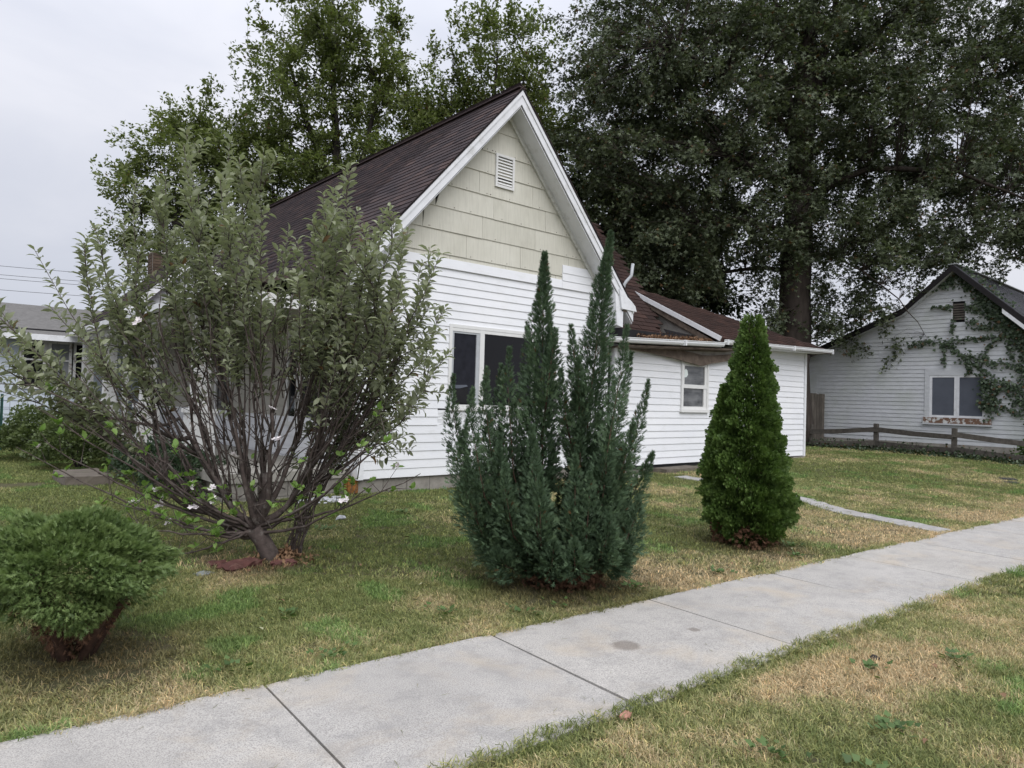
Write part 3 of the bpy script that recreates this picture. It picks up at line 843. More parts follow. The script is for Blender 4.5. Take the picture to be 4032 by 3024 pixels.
# roof plane of the addition
A_ = Vector((13.15, 8.55, 2.93)); E_ = Vector((18.3, 8.55, 2.99)); T_ = Vector((13.67, 11.05, 4.26)); L_ = Vector((12.93, 10.9, 4.18))
mb = MB(); mb.prism([A_, E_, T_, L_][::-1], (0, 0.02, -0.07)); mb.prism([E_, Vector((18.3, 14.5, 2.99)), T_][::-1], (-0.01, 0.01, -0.07))
aroof = mb.build('roof', M['roof_brown'], house)
Bv = (T_ - Vector((13.67, 8.55, 2.936))).normalized()
def add_keep(s, t):
    y = t * Bv.y; x = 13.15 + s
    xr = 18.3 - y * (18.3 - 13.67) / 2.5
    xl = 13.15 - 0.22 * y / 2.35
    return xl + 0.16 < x < xr
roof_face(A_ + Vector((-0.3, 0, 0.0)), E_ - A_, Bv, 5.6, 2.9, 0.30, 0.135, M['roof_brown'], house, lambda s, t: add_keep(s - 0.3, t), lambda P: 0, 0, protos_br)
# white fascia down the left rake, then the gutters
one('beam', 'rake_board', M['white_trim'], house, A_ + Vector((-0.03, -0.03, -0.01)), L_ + Vector((-0.05, 0, -0.01)), 0.03, 0.10)
one('beam', 'rake_board', M['rotten_board'], house, A_ + Vector((-0.01, 0.15, -0.10)), L_ + Vector((-0.02, 0, -0.10)), 0.03, 0.10)
def gutter(name, p, q, mt=M['gutter_white']):
    p = Vector(p); q = Vector(q)
    prof = [(0, 0.0), (-0.012, 0.0), (-0.012, 0.012), (-0.02, 0.012), (-0.075, 0.012), (-0.10, 0.05), (-0.10, 0.085), (-0.115, 0.09), (-0.115, 0.10), (-0.095, 0.10), (-0.09, 0.05), (-0.07, 0.025), (0, 0.02)]
    a = [p + Vector((0, y, z - 0.10)) for y, z in prof]
    mb = MB(); mb.prism(a, q - p)
    return mb.build(name, mt, house)
gutter('gutter', (9.62, 8.66, 2.70), (13.35, 8.66, 2.86))
gutter('gutter', (13.30, 8.64, 2.92), (18.32, 8.64, 3.03))
one('box', 'gutter_end', M['gutter_white'], house, (18.32, 8.52, 2.92), (18.335, 8.66, 3.04))
for gx_ in (11.9, 13.42, 16.3):
    gz_ = (2.70 + (gx_ - 9.62) * 0.0429) if gx_ < 13.3 else (2.92 + (gx_ - 13.3) * 0.0219)
    one('box', 'gutter_joint', M['gutter_white'], house, (gx_, 8.52, gz_ - 0.105), (gx_ + 0.03, 8.66, gz_ + 0.006))
# low roof with leaf litter between gutter and wing
mb = MB(); mb.prism([(9.7, 8.66, 2.66), (13.2, 8.66, 2.80), (13.2, 9.75, 3.0), (9.7, 9.75, 2.95)][::-1], (0, 0, -0.06)); mb.build('roof', M['roof_brown'], house)
n = 1500
org = np.stack([RNG.uniform(10.9, 13.1, n), 8.68 + np.abs(RNG.normal(0, 0.3, n)), np.zeros(n)], 1)
org = org[org[:, 1] < 9.6]; org[:, 2] = 2.68 + (org[:, 0] - 9.7) * 0.04 + (org[:, 1] - 8.66) * 0.2 + 0.02 + RNG.random(len(org)) * 0.05
LEAF = ([(0, 0, 0), (0.35, 0.28, 0.06), (1, 0, 0.0), (0.35, -0.28, 0.06), (0.5, 0, -0.02)], [(0, 4, 1), (1, 4, 2), (0, 3, 4), (3, 2, 4)])
o = scatter('leaf_litter', LEAF[0], LEAF[1], org, RNG.normal(size=(len(org), 3)), np.array([0, 0, 1.0]) + RNG.normal(0, .3, (len(org), 3)), 0.055, M['dry_leaf'], house); tag(o, kind='stuff')
# exposed end wall above the low roof
mb = MB(); mb.prism([(13.12, 8.95, 2.80), (13.12, 10.75, 3.35), (13.05, 10.75, 4.02), (13.12, 8.95, 3.02)], (0.03, 0, 0)); mb.build('end_panel', M['grey_panel'], house)
mb = MB(); mb.prism([(12.9, 9.7, 2.95), (13.1, 8.9, 2.85), (13.1, 9.2, 3.02), (12.95, 9.9, 3.2)], (0.01, 0.0, 0)); mb.build('torn_felt', M['roof_edge'], house)
# eave of the addition: soffit, sagging rotten board
one('prism', 'soffit', M['rotten_board'], house, [(10.1, 8.67, 2.56), (14.0, 8.67, 2.74), (14.0, 9.03, 2.70), (10.1, 9.03, 2.52)], (0, 0, 0.03))
one('prism', 'soffit', M['white_trim'], house, [(14.0, 8.65, 2.81), (18.25, 8.65, 2.93), (18.25, 9.03, 2.93), (14.0, 9.03, 2.81)], (0, 0, 0.03))
mb = MB()
pts = [(10.35, 2.60, .05), (11.2, 2.585, .07), (12.0, 2.55, .10), (12.7, 2.49, .12), (13.05, 2.46, .12), (13.35, 2.50, .09), (14.2, 2.60, .07), (14.9, 2.68, .05)]
for i in range(len(pts) - 1):
    (xa, za, ha), (xb, zb, hb) = pts[i], pts[i + 1]
    mb.add([(xa, 8.90, za - ha), (xb, 8.90 - 0.0, zb - hb), (xb, 8.92, zb + hb), (xa, 8.92, za + ha), (xa, 8.93, za - ha), (xb, 8.93, zb - hb), (xb, 8.95, zb + hb), (xa, 8.95, za + ha)],
           [(0,1,2,3), (7,6,5,4), (0,4,5,1), (3,2,6,7)])
mb.build('hanging_board', M['rotten_board'], house)
mb = MB(); mb.prism([(11.3, 8.965, 2.52), (13.8, 8.965, 2.56), (15.3, 8.965, 2.70), (14.6, 8.965, 2.76), (11.3, 8.965, 2.62)][::-1], (0, 0.02, 0)); mb.build('fascia_board', M['grey_panel'], house)
one('box', 'starter_strip', M['white_trim'], house, (10.36, 8.998, 2.455), (12.9, 9.004, 2.475))

# --- front wall (faces left) under the porch
def fr(z): return (0, 10.4)
wall_boards('siding_board', M['beige_siding'], house, (4.875, 9.07, 0), (0, 1, 0), (-1, 0, 0), 1.12, 3.3, 0.16, fr,
            holes=[(0.72, 2.35, 0.95, 2.62), (5.0, 6.1, 1.0, 2.5)], flip=True)
wall_boards('siding_board', M['vinyl'], house, (4.875, 9.07, 0), (0, 1, 0), (-1, 0, 0), 0.32, 1.12, 0.16, fr, flip=True)
one('box', 'wall', M['dark_room'], house, (4.88, 9.1, 0.1), (4.95, 19.4, 3.3))
def side_window(y0, y1, z0, z1):
    mb = MB()
    for (a, b_) in ((y0, y0 + 0.09), (y1 - 0.09, y1)): mb.box((4.835, a, z0), (4.879, b_, z1))
    mb.box((4.837, y0 + 0.09, z1 - 0.09), (4.879, y1 - 0.09, z1)); mb.box((4.82, y0 - 0.02, z0 - 0.04), (4.879, y1 + 0.02, z0 + 0.03))
    mb.box((4.84, y0 + 0.09, (z0 + z1) / 2 - 0.03), (4.879, y1 - 0.09, (z0 + z1) / 2 + 0.03))
    w = mb.build('window', M['window_frame'], house)
    one('box', 'pane', M['glass'], w, (4.868, y0 + 0.09, z0 + 0.03), (4.872, y1 - 0.09, z1 - 0.09))
side_window(9.80, 10.95, 1.0, 2.55); side_window(14.1, 15.1, 1.05, 2.45)
side_window(11.0, 11.5, 1.0, 2.55)
# porch
one('box', 'porch_slab', M['porch_concrete'], house, (3.02, 9.12, 0.33), (4.83, 20.0, 0.455))
one('box', 'porch_base', M['foundation'], house, (3.10, 9.17, -0.1), (4.83, 19.9, 0.328))
mb = MB()
for (z0, z1) in ((-0.05, 0.09), (0.10, 0.32)):
    pass
x = 3.12
while x < 4.8:
    one('box', 'foundation_block', M['foundation'], house, (x, 9.145, 0.13), (min(x + 0.40, 4.82), 9.169, 0.325)); one('box', 'foundation_block', M['foundation'], house, (x, 9.140, -0.08), (min(x + 0.40, 4.82), 9.169, 0.122)); x += 0.408
def column(x, y, h=2.35, w=0.24):
    mb = MB(); a = w / 2; b_ = w / 2 * 1.55; z0 = 0.456
    for (h0, h1, wa, wb) in ((0, 0.72, b_, b_ * 0.92), (0.72, 0.78, b_ * 1.08, b_ * 1.08), (0.78, h, a, a * 0.86)):
        mb.add([(x - wa, y - wa, z0 + h0), (x + wa, y - wa, z0 + h0), (x + wa, y + wa, z0 + h0), (x - wa, y + wa, z0 + h0),
                (x - wb, y - wb, z0 + h1), (x + wb, y - wb, z0 + h1), (x + wb, y + wb, z0 + h1), (x - wb, y + wb, z0 + h1)],
               [(0,3,2,1), (4,5,6,7), (0,1,5,4), (1,2,6,5), (2,3,7,6), (3,0,4,7)])
    mb.build('column', M['peeling_white'], house)
for y in (11.0, 14.0, 17.2, 19.7): column(3.32, y)
one('box', 'column', M['peeling_white'], house, (3.25, 15.6, 0.456), (3.35, 15.7, 2.80))
one('prism', 'roof', M['roof_old'], house, [(3.0, 9.05, 2.86), (4.9, 9.05, 3.40), (4.9, 9.05, 3.34), (3.0, 9.05, 2.80)], (0, 10.9, 0))
one('box', 'porch_beam', M['peeling_white'], house, (3.2, 9.1, 2.62), (3.42, 19.9, 2.80))
one('box', 'porch_beam', M['peeling_white'], house, (3.421, 9.1, 2.64), (4.86, 9.16, 2.82))
one('box', 'porch_ceiling', M['beige_siding'], house, (3.42, 9.17, 2.74), (4.87, 19.9, 2.77))
one('box', 'gutter', M['gutter_white'], house, (2.95, 9.0, 2.76), (3.05, 19.98, 2.86))
# little gable over the porch
def pz(x): return 4.46 - 0.98 * abs(x - 4.6)
mb = MB()
for (xa, xb) in ((2.98, 4.6), (4.6, 6.2)):
    mb.prism([(xa, 15.6, pz(xa)), (xb, 15.6, pz(xb)), (xb, 15.6, pz(xb) - 0.10), (xa, 15.6, pz(xa) - 0.10)], (0, 3.2, 0))
mb.build('roof', M['roof_edge'], house)
sl2 = math.hypot(1, 0.98)
roof_face((2.98, 15.58, pz(2.98)), (0, 1, 0), (1 / sl2, 0, 0.98 / sl2), 3.2, 1.62 * sl2, 0.3, 0.135, M['roof_old'], house, lambda s, t: True, lambda P: 0, 0, protos_old)
for (xa, xb) in ((2.96, 4.6), (4.6, 6.2)):
    mb = MB(); mb.prism([(xa, 15.56, pz(xa) - 0.02), (xb, 15.56, pz(xb) - 0.02), (xb, 15.56, pz(xb) - 0.2), (xa, 15.56, pz(xa) - 0.2)], (0, 0.03, 0)); mb.build('rake_board', M['white_trim'], house)
z = 2.88
while z < 4.2:
    h0 = (4.3 - z) / 0.98 - 0.05; h1 = max(0.01, (4.3 - z - 0.13) / 0.98 - 0.05)
    board('siding_board', M['weathered_white'], house, (0, 15.8, 0), (1, 0, 0), (0, -1, 0), 4.6 - h0, 4.6 + h0, 4.6 - h1, 4.6 + h1, z, z + 0.134)
    z += 0.13
# chimney of stacked bricks
ch = one('box', 'chimney', M['mortar'], house, (4.36, 18.42, 3.9), (4.74, 18.78, 4.82))
for r_ in range(11):
    z = 4.02 + r_ * 0.07
    for side in range(4):
        for k in range(2):
            o_ = 0.19 * k - 0.19 + (0.0 if r_ % 2 else 0.0)
            if side == 0: bx = ((4.36 + 0.19 * k + .005, 18.40, z), (4.36 + 0.19 * (k + 1) - .005, 18.419, z + 0.06))
            elif side == 1: bx = ((4.341, 18.42 + 0.18 * k + .005, z), (4.359, 18.42 + 0.18 * (k + 1) - .005, z + 0.06))
            else: continue
            one('box', 'brick', M['chimney_brick'], ch, *bx)

# ------------------------------------------------------------------ neighbour's house on the right
nb = empty('neighbour_house', (24.6, 8.0, 0.2), 'older white clapboard house with black metal roof and ivy, beyond the rail fence', 'house')
NX = 24.6
def nroof(y):
    if y < 7.67: return 6.02 - 0.95 * (7.67 - y)
    if y < 9.1: return 6.02 - 0.87 * (y - 7.67)
    return 4.776 - 0.42 * (y - 9.1)
def nspan(z):
    zz = z + 0.17
    lo = 7.67 - (6.02 - zz) / 0.95
    hi = 7.67 + (6.02 - zz) / 0.87 if zz > 4.776 else 9.1 + (4.776 - zz) / 0.42
    return (max(lo, 3.6), min(hi, 13.2))
NW = (6.70, 8.50, 1.16, 2.86)
NV = (7.38, 7.76, 4.32, 4.88)
mb = MB()
ys = [3.6, 5.0, 6.5, 7.67, 8.4, 9.1, 11, 13.2]
mb.prism([(NX + 0.02, y, nroof(y) - 0.15) for y in ys] + [(NX + 0.02, 13.2, 0), (NX + 0.02, 3.6, 0)], (0.1, 0, 0)); mb.build('wall', M['dark_room'], nb)
wall_boards('clapboard', M['weathered_white'], nb, (NX, 0, 0), (0, 1, 0), (-1, 0, 0), 0.50, 5.8, 0.130, nspan,
            holes=[NW, NV, (12.0, 12.5, 0.5, 2.72)], flip=True, o0=0.024, o1=0.008)
one('box', 'foundation_wall', M['foundation'], nb, (NX - 0.02, 3.6, -0.1), (NX + 0.1, 13.2, 0.5))
one('box', 'door_trim', M['weathered_white'], nb, (NX - 0.03, 12.0, 0.5), (NX + 0.02, 12.5, 2.75))
# window
y0, y1, z0, z1 = NW
mb = MB(); mb.box((NX - 0.035, y0, z0), (NX + 0.01, y0 + 0.14, z1)); mb.box((NX - 0.035, y1 - 0.14, z0), (NX + 0.01, y1, z1)); mb.box((NX - 0.037, y0 + 0.14, z1 - 0.22), (NX + 0.01, y1 - 0.14, z1))
w = mb.build('window', M['weathered_white'], nb)
ym = (y0 + y1) / 2
mb = MB()
for (a, b_) in ((y0 + 0.14, ym), (ym, y1 - 0.14)):
    mb.box((NX - 0.025, a + 0.002, z0 + 0.16), (NX + 0.0, a + 0.07, z1 - 0.22)); mb.box((NX - 0.025, b_ - 0.07, z0 + 0.16), (NX + 0.0, b_ - 0.002, z1 - 0.22))
    mb.box((NX - 0.024, a + 0.07, z1 - 0.29), (NX + 0.0, b_ - 0.07, z1 - 0.221)); mb.box((NX - 0.024, a + 0.07, z0 + 0.16), (NX + 0.0, b_ - 0.07, z0 + 0.23))
mb.build('sash_frame', M['white_trim'], w)
for (a, b_) in ((y0 + 0.21, ym - 0.07), (ym + 0.07, y1 - 0.21)):
    one('box', 'pane', M['blind'], w, (NX - 0.008, a, z0 + 0.23), (NX - 0.004, b_, z1 - 0.29))
one('box', 'sill', M['peeling_sill'], w, (NX - 0.07, y0 - 0.03, z0 - 0.02), (NX + 0.0, y1 + 0.03, z0 + 0.155))
one('box', 'sill', M['weathered_white'], w, (NX - 0.09, y0 - 0.05, z0 - 0.07), (NX + 0.0, y1 + 0.05, z0 - 0.022))
# louvre vent
y0, y1, z0, z1 = NV
v_ = one('box', 'vent', M['dark_room'], nb, (NX - 0.002, y0 + 0.02, z0 + 0.02), (NX + 0.0, y1 - 0.02, z1 - 0.02))
mb = MB(); mb.box((NX - 0.03, y0 - 0.03, z0 - 0.03), (NX, y0 + 0.02, z1 + 0.03)); mb.box((NX - 0.03, y1 - 0.02, z0 - 0.03), (NX, y1 + 0.03, z1 + 0.03)); mb.build('frame', M['weathered_white'], v_)
for k in range(7):
    z = z0 + 0.03 + k * 0.075
    mb = MB(); mb.prism([(NX - 0.03, y0 + 0.02, z), (NX - 0.025, y0 + 0.02, z), (NX - 0.002, y0 + 0.02, z + 0.05), (NX - 0.006, y0 + 0.02, z + 0.055)], (0, y1 - y0 - 0.04, 0)); mb.build('slat', M['wood_grey'], v_)
# metal roof: ribbed sheets
mb = MB()
seg = [(3.2, 7.67), (7.67, 9.1), (9.1, 13.6)]
for (a, b_) in seg:
    mb.prism([(NX - 0.32, a, nroof(a)), (NX - 0.32, b_, nroof(b_)), (NX - 0.32, b_, nroof(b_) - 0.05), (NX - 0.32, a, nroof(a) - 0.05)], (14, 0, 0))
nr = mb.build('roof', M['metal_roof'], nb)
for (a, b_) in seg:
    mb = MB(); mb.prism([(NX - 0.345, a, nroof(a) + 0.015), (NX - 0.345, b_, nroof(b_) + 0.015), (NX - 0.345, b_, nroof(b_) - 0.19), (NX - 0.345, a, nroof(a) - 0.19)], (0.024, 0, 0)); mb.build('rake_board', M['roof_edge'], nb)
    mb = MB(); mb.prism([(NX - 0.31, a, nroof(a) - 0.16), (NX - 0.31, b_, nroof(b_) - 0.16), (NX - 0.31, b_, nroof(b_) - 0.18), (NX - 0.31, a, nroof(a) - 0.18)], (0.32, 0, 0)); mb.build('soffit', M['weathered_white'], nb)
one('prism', 'rake_board', M['white_trim'], nb, [(NX - 0.36, 5.7, nroof(5.7) - 0.2), (NX - 0.36, 6.35, nroof(6.35) - 0.2), (NX - 0.36, 6.35, nroof(6.35) - 0.33), (NX - 0.36, 5.7, nroof(5.7) - 0.33)], (0.02, 0, 0))
for k in range(60):
    x = NX - 0.28 + k * 0.18
    mb = MB()
    mb.beam((x, 3.2, nroof(3.2) + 0.018), (x, 7.66, nroof(7.66) + 0.018), 0.05, 0.03)
    mb.build('roof_rib', M['metal_roof'], nb)
one('beam', 'ridge_cap', M['metal_grey'], nb, (NX - 0.33, 7.67, 6.05), (NX + 13.6, 7.67, 6.05), 0.25, 0.025)

# ivy on the gable
LEAF_B = ([(0, 0, 0), (0.3, 0.5, 0.02), (1, 0, 0), (0.3, -0.5, 0.02), (0.45, 0.0, 0.08)], [(0, 1, 4), (1, 2, 4), (0, 4, 3), (4, 2, 3)])
ivy = empty('ivy', (24.5, 6.0, 0.3), 'dark green ivy climbing over the white clapboard gable of the neighbouring house', 'ivy')
VINE = [[(8.98, 3.59), (8.44, 3.74), (7.92, 3.63), (7.51, 3.3), (7.02, 3.12), (6.64, 3.0), (6.17, 2.94), (5.87, 2.77)], [(7.41, 3.24), (7.26, 2.85), (7.35, 2.62)], [(7.92, 3.66), (7.17, 3.77), (6.5, 3.76), (6.0, 3.9)], [(7.64, 5.87), (7.19, 5.42), (6.7, 4.93), (6.33, 4.41), (5.88, 3.89), (5.82, 3.46)], [(7.54, 5.8), (7.94, 5.51), (8.2, 5.42)], [(8.3, 4.78), (7.73, 4.8)], [(7.72, 4.45), (7.72, 3.94)], [(7.38, 4.77), (6.94, 4.56), (6.51, 4.31)], [(7.32, 4.31), (6.93, 4.06), (6.46, 4.09)], [(6.92, 2.73), (6.77, 2.35), (6.81, 1.79), (6.67, 1.47)], [(6.44, 2.45), (6.08, 2.19), (5.94, 1.76)], [(6.5, 3.76), (6.78, 3.5), (6.87, 3.17)], [(7.97, 3.55), (7.96, 2.97)], [(6.23, 3.7), (6.17, 3.05)], [(6.63, 2.24), (5.87, 2.35)], [(6.48, 1.75), (5.86, 1.44)],
        [(7.0, 5.1), (6.6, 4.5), (6.2, 4.0), (5.6, 3.3), (5.2, 2.4)], [(6.9, 5.2), (6.9, 4.7)], [(6.0, 4.3), (5.8, 3.2), (5.9, 2.5)], [(5.4, 2.9), (5.9, 1.9), (5.6, 1.2)], [(6.6, 2.6), (6.55, 1.5)], [(7.3, 3.2), (6.9, 2.8)]]
WID = [0.10, 0.05, 0.06, 0.20, 0.12, 0.05, 0.05, 0.07, 0.09, 0.13, 0.16, 0.05, 0.03, 0.05, 0.06, 0.05, 0.22, 0.08, 0.14, 0.12, 0.1, 0.07]
DEN = [60, 40, 45, 190, 120, 50, 40, 60, 80, 130, 120, 45, 35, 40, 60, 40, 170, 60, 110, 70, 80, 60]
O = []; stem = MB()
for path, wd, dn in zip(VINE, WID, DEN):
    stem.tube([(NX - 0.045, y + random.uniform(-.02, .02), z) for y, z in path], 0.008, 4)
    for (a, b_) in zip(path[:-1], path[1:]):
        L_n = math.hypot(a[0] - b_[0], a[1] - b_[1]); n = int(dn * L_n * 1.5) + 2
        t = RNG.random(n)
        yy = a[0] + (b_[0] - a[0]) * t + RNG.normal(0, wd * 0.8, n); zz = a[1] + (b_[1] - a[1]) * t + RNG.normal(0, wd * 0.8, n)
        O.append(np.stack([NX - 0.05 - np.abs(RNG.normal(0, 0.05, n)), yy, zz], 1))
O = np.concatenate(O)
d = np.stack([RNG.normal(-0.3, 0.3, len(O)), RNG.normal(0, 0.7, len(O)), RNG.normal(-0.7, 0.4, len(O))], 1)
up = np.array([-1.0, 0, 0.4]) + RNG.normal(0, 0.35, (len(O), 3))
stem.build('stem', M['bark_dark'], ivy)
o = scatter('leaves', LEAF_B[0], LEAF_B[1], O, d, up, RNG.uniform(0.06, 0.11, len(O)), M['leaf_ivy'], ivy); tag(o, kind='stuff')

# ------------------------------------------------------------------ rail fence and board fence
fence = empty('rail_fence', (23.1, 7.2, 0.2), 'low weathered two rail wooden fence in front of the ivy covered white house', 'fence')
FP = [(22.9, 11.4, 0.75), (23.1, 9.36, 0.86), (23.1, 7.2, 0.86), (23.2, 4.9, 0.86), (23.3, 2.5, 0.8)]
for i, (x, y, h) in enumerate(FP):
    g = float(gz(x, y)); tlt = random.uniform(-0.05, 0.05)
    one('beam', 'post', M['fence_grey'], fence, (x, y, g - 0.2), (x + tlt * .4, y + tlt, g + h), 0.12, 0.12, (1, 0, 0))
for i in range(len(FP) - 1):
    (xa, ya, _), (xb, yb, _) = FP[i], FP[i + 1]
    za, zb = float(gz(xa, ya)), float(gz(xb, yb))
    hs = [(0.50, 0.68), (0.13, 0.25)] if i == 0 else [(0.68, 0.60), (0.25, 0.22)]
    for (h0, h1) in hs:
        mb = MB(); P0 = Vector((xa - 0.08, ya, za + h0)); P1 = Vector((xb - 0.08, yb, zb + h1))
        mid = (P0 + P1) / 2 + Vector((0, 0, -0.02))
        mb.beam(P0, mid, 0.04, 0.15); mb.beam(mid, P1, 0.04, 0.145)
        mb.build('rail', M['fence_grey'], fence)
pf = empty('board_fence', (21.6, 12.3, 0.2), 'tall grey weathered board fence between the white house corner and the next house', 'fence')
p0 = Vector((24.2, 11.55, 0)); p1 = Vector((20.0, 12.3, 0)); n = 30
for k in range(n):
    p = p0.lerp(p1, k / n); q = p0.lerp(p1, (k + 0.9) / n)
    mb = MB(); mb.beam((p.x, p.y, 1.07), (q.x, q.y, 1.07), 0.022, 1.86 + random.uniform(-0.03, 0.03))
    mb.build('picket', M['wood_grey'], pf)

# ------------------------------------------------------------------ pale house far left
lh = empty('left_house', (1.6, 20.5, 0.1), 'pale blue white house with a low grey roof, seen beyond the porch on the left', 'house')
Y = 20.5
core = MB(); core.box((-7, Y + 0.03, 0.1), (5.95, Y + 0.2, 2.9)); core.build('wall', M['dark_room'], lh)
HW = [(0.2, 1.2, 1.42, 2.52), (2.08, 2.53, 1.50, 2.56), (2.64, 3.07, 1.50, 2.56), (3.16, 3.40, 1.50, 2.56)]
wall_boards('siding_board', M['blue_white_siding'], lh, (0, Y + 0.02, 0), (1, 0, 0), (0, -1, 0), 0.55, 2.75, 0.20, lambda z: (-7, 5.9), holes=HW, o0=0.022)
one('box', 'foundation_wall', M['metal_dark'], lh, (-7, Y - 0.01, -0.1), (5.95, Y + 0.1, 0.55))
for i, (a, b_, c_, d_) in enumerate(HW):
    mb = MB(); mb.box((a - 0.06, Y - 0.04, c_ - 0.05), (a + 0.03, Y + 0.02, d_ + 0.08)); mb.box((b_ - 0.03, Y - 0.04, c_ - 0.05), (b_ + 0.06, Y + 0.02, d_ + 0.08))
    mb.box((a + 0.03, Y - 0.038, d_), (b_ - 0.03, Y + 0.02, d_ + 0.08)); mb.box((a + 0.03, Y - 0.05, c_ - 0.06), (b_ - 0.03, Y + 0.02, c_))
    mb.box((a + 0.03, Y - 0.03, (c_ + d_) / 2 + 0.1), (b_ - 0.03, Y + 0.02, (c_ + d_) / 2 + 0.14))
    w = mb.build('window', M['peeling_white'], lh)
    one('box', 'pane', M['glass' if i != 2 else 'curtain'], w, (a + 0.03, Y - 0.005, c_), (b_ - 0.03, Y, d_))
one('box', 'pane', M['red_item'], w, (3.22, Y - 0.012, 1.55), (3.34, Y - 0.006, 1.72))
mb = MB(); mb.prism([(-7.3, Y - 0.45, 2.72), (6.2, Y - 0.45, 2.72), (6.2, Y + 3.0, 3.75), (-7.3, Y + 3.0, 3.75)][::-1], (0, 0, -0.06)); mb.build('roof', M['asphalt_grey'], lh)
one('box', 'gutter', M['white_trim'], lh, (-7.3, Y - 0.52, 2.60), (6.2, Y - 0.451, 2.74))
one('prism', 'roof', M['asphalt_grey'], lh, [(-7.3, Y + 3.0, 3.75), (6.2, Y + 3.0, 3.75), (6.2, Y + 7.0, 2.7), (-7.3, Y + 7.0, 2.7)][::-1], (0, 0, -0.06))

# wire fence in front of it
wf = empty('wire_fence', (2.0, 18.4, 0.05), 'thin wire mesh garden fence with a dark green post near the pale house', 'fence')
for x in (-1.2, 1.55, 4.4):
    one('box', 'post', M['green_post'], wf, (x - 0.025, 18.4, 0.0), (x + 0.025, 18.44, 1.32))
mb = MB()
for k in range(8): mb.beam((-1.3, 18.4, 0.2 + k * 0.14), (4.5, 18.4, 0.2 + k * 0.14), 0.006, 0.006)
for k in range(38): mb.beam((-1.2 + k * 0.152, 18.4, 0.1), (-1.2 + k * 0.152, 18.4, 1.2), 0.006, 0.006, (0, 1, 0))
o = mb.build('wire_mesh', M['wire'], wf)

# power lines
PL = ['topmost thin power line across the sky at far left', 'second thin power line from the top at far left', 'third thin power line from the top at far left', 'lowest thin power line, above the grey roof at far left']
for k, z in enumerate((8.29, 7.79, 7.57, 6.93)):
    mb = MB(); pts = []
    for i in range(9):
        t = i / 8; pts.append((-30 + 70 * t, 62 - 26 * t, z + 3.2 * (0.48 - t) * 0.25 - 0.6 * 4 * t * (1 - t) + 0.6))
    mb.tube(pts, 0.014, 4)
    o = mb.build('power_line', M['black_wire']); tag(o, PL[k], 'power line', 'power lines behind the pale house')

# ------------------------------------------------------------------ concrete steps, slabs, stones and small things on the lawn
def rough_block(name, P, dx, dy, dz, rot, mt, label, cat, group=None, rough=0.02, seed=0, parent=None):
    rr = random.Random(seed); n = 5; mb = MB()
    vs = {}; V = []; Fc = []
    def vid(i, j, k):
        key = (i, j, k)
        if key not in vs:
            x = (i / n - 0.5) * dx; y = (j / n - 0.5) * dy; z = k / 2 * dz
            e = rough
            corner = sum([i in (0, n), j in (0, n), k == 2])
            sh = 1 - (0.03 if corner >= 2 else 0)
            V.append((x * sh + rr.uniform(-e, e) * .6, y * sh + rr.uniform(-e, e) * .6, z - (0.008 if corner >= 2 and k == 2 else 0) + (rr.uniform(-e, e) * .35 if k == 2 else 0)))
            vs[key] = len(V) - 1
        return vs[key]
    for i in range(n):
        for j in range(n): Fc.append((vid(i, j, 2), vid(i + 1, j, 2), vid(i + 1, j + 1, 2), vid(i, j + 1, 2)))
        for k in range(2):
            Fc.append((vid(i, 0, k), vid(i + 1, 0, k), vid(i + 1, 0, k + 1), vid(i, 0, k + 1)))
            Fc.append((vid(i + 1, n, k), vid(i, n, k), vid(i, n, k + 1), vid(i + 1, n, k + 1)))
            Fc.append((vid(0, i + 1, k), vid(0, i, k), vid(0, i, k + 1), vid(0, i + 1, k + 1)))
            Fc.append((vid(n, i, k), vid(n, i + 1, k), vid(n, i + 1, k + 1), vid(n, i, k + 1)))
    o = me_obj(name, V, Fc, mt, parent, loc=P); o.rotation_euler = (0, 0, rot)
    if label: tag(o, label, cat, group)
    return o
rough_block('concrete_step', (12.05, 8.78, 0.0), 1.25, 0.42, 0.215, 0, M['old_concrete'], 'low concrete step block against the foot of the white side wall', 'step', seed=1)
rough_block('concrete_block', (2.05, 12.25, 0.0), 0.62, 1.2, 0.235, R(0), M['old_concrete'], 'long brown concrete block lying beside the hedge at left', 'block', seed=2)
path1 = empty('concrete_path', (10.6, 5.3, 0.05), 'narrow sunken concrete path crossing the lawn from the step to the sidewalk', 'path')
pp_ = [(11.33, 8.2), (11.30, 7.3), (11.1, 6.4), (10.88, 5.45), (10.42, 4.75), (10.22, 3.95), (10.02, 3.15)]
for i in range(len(pp_) - 1):
    (xa, ya), (xb, yb) = pp_[i], pp_[i + 1]
    hw = 0.20
    za = float(gz(xa, ya)) + 0.018; zb = float(gz(xb, yb)) + 0.018
    n_ = 6; V = []; Fc = []
    for k in range(n_):
        t = (k + (0.02 if k == 0 else (-0.02 if k == n_ - 1 else 0))) / (n_ - 1)
        x = xa + (xb - xa) * t; y = ya + (yb - ya) * t; z = za + (zb - za) * t
        w1, w2 = hw + random.uniform(-.05, .03), hw + random.uniform(-.05, .03)
        V += [(x - w1, y, z), (x + w2, y, z + 0.004), (x + w2, y, z - 0.08), (x - w1, y, z - 0.08)]
    for k in range(n_ - 1):
        a = k * 4; Fc += [(a, a + 1, a + 5, a + 4), (a + 1, a + 2, a + 6, a + 5), (a + 3, a, a + 4, a + 7)]
    Fc += [(0, 3, 2, 1), (len(V) - 4, len(V) - 3, len(V) - 2, len(V) - 1)]
    me_obj('slab', V, Fc, M['path_concrete'], path1)
rough_block('path_slab', (0.75, 12.1, 0.0), 1.75, 0.62, 0.085, R(6), M['path_concrete'], 'flat pale concrete slab in the grass at the far left edge', 'slab', seed=4)
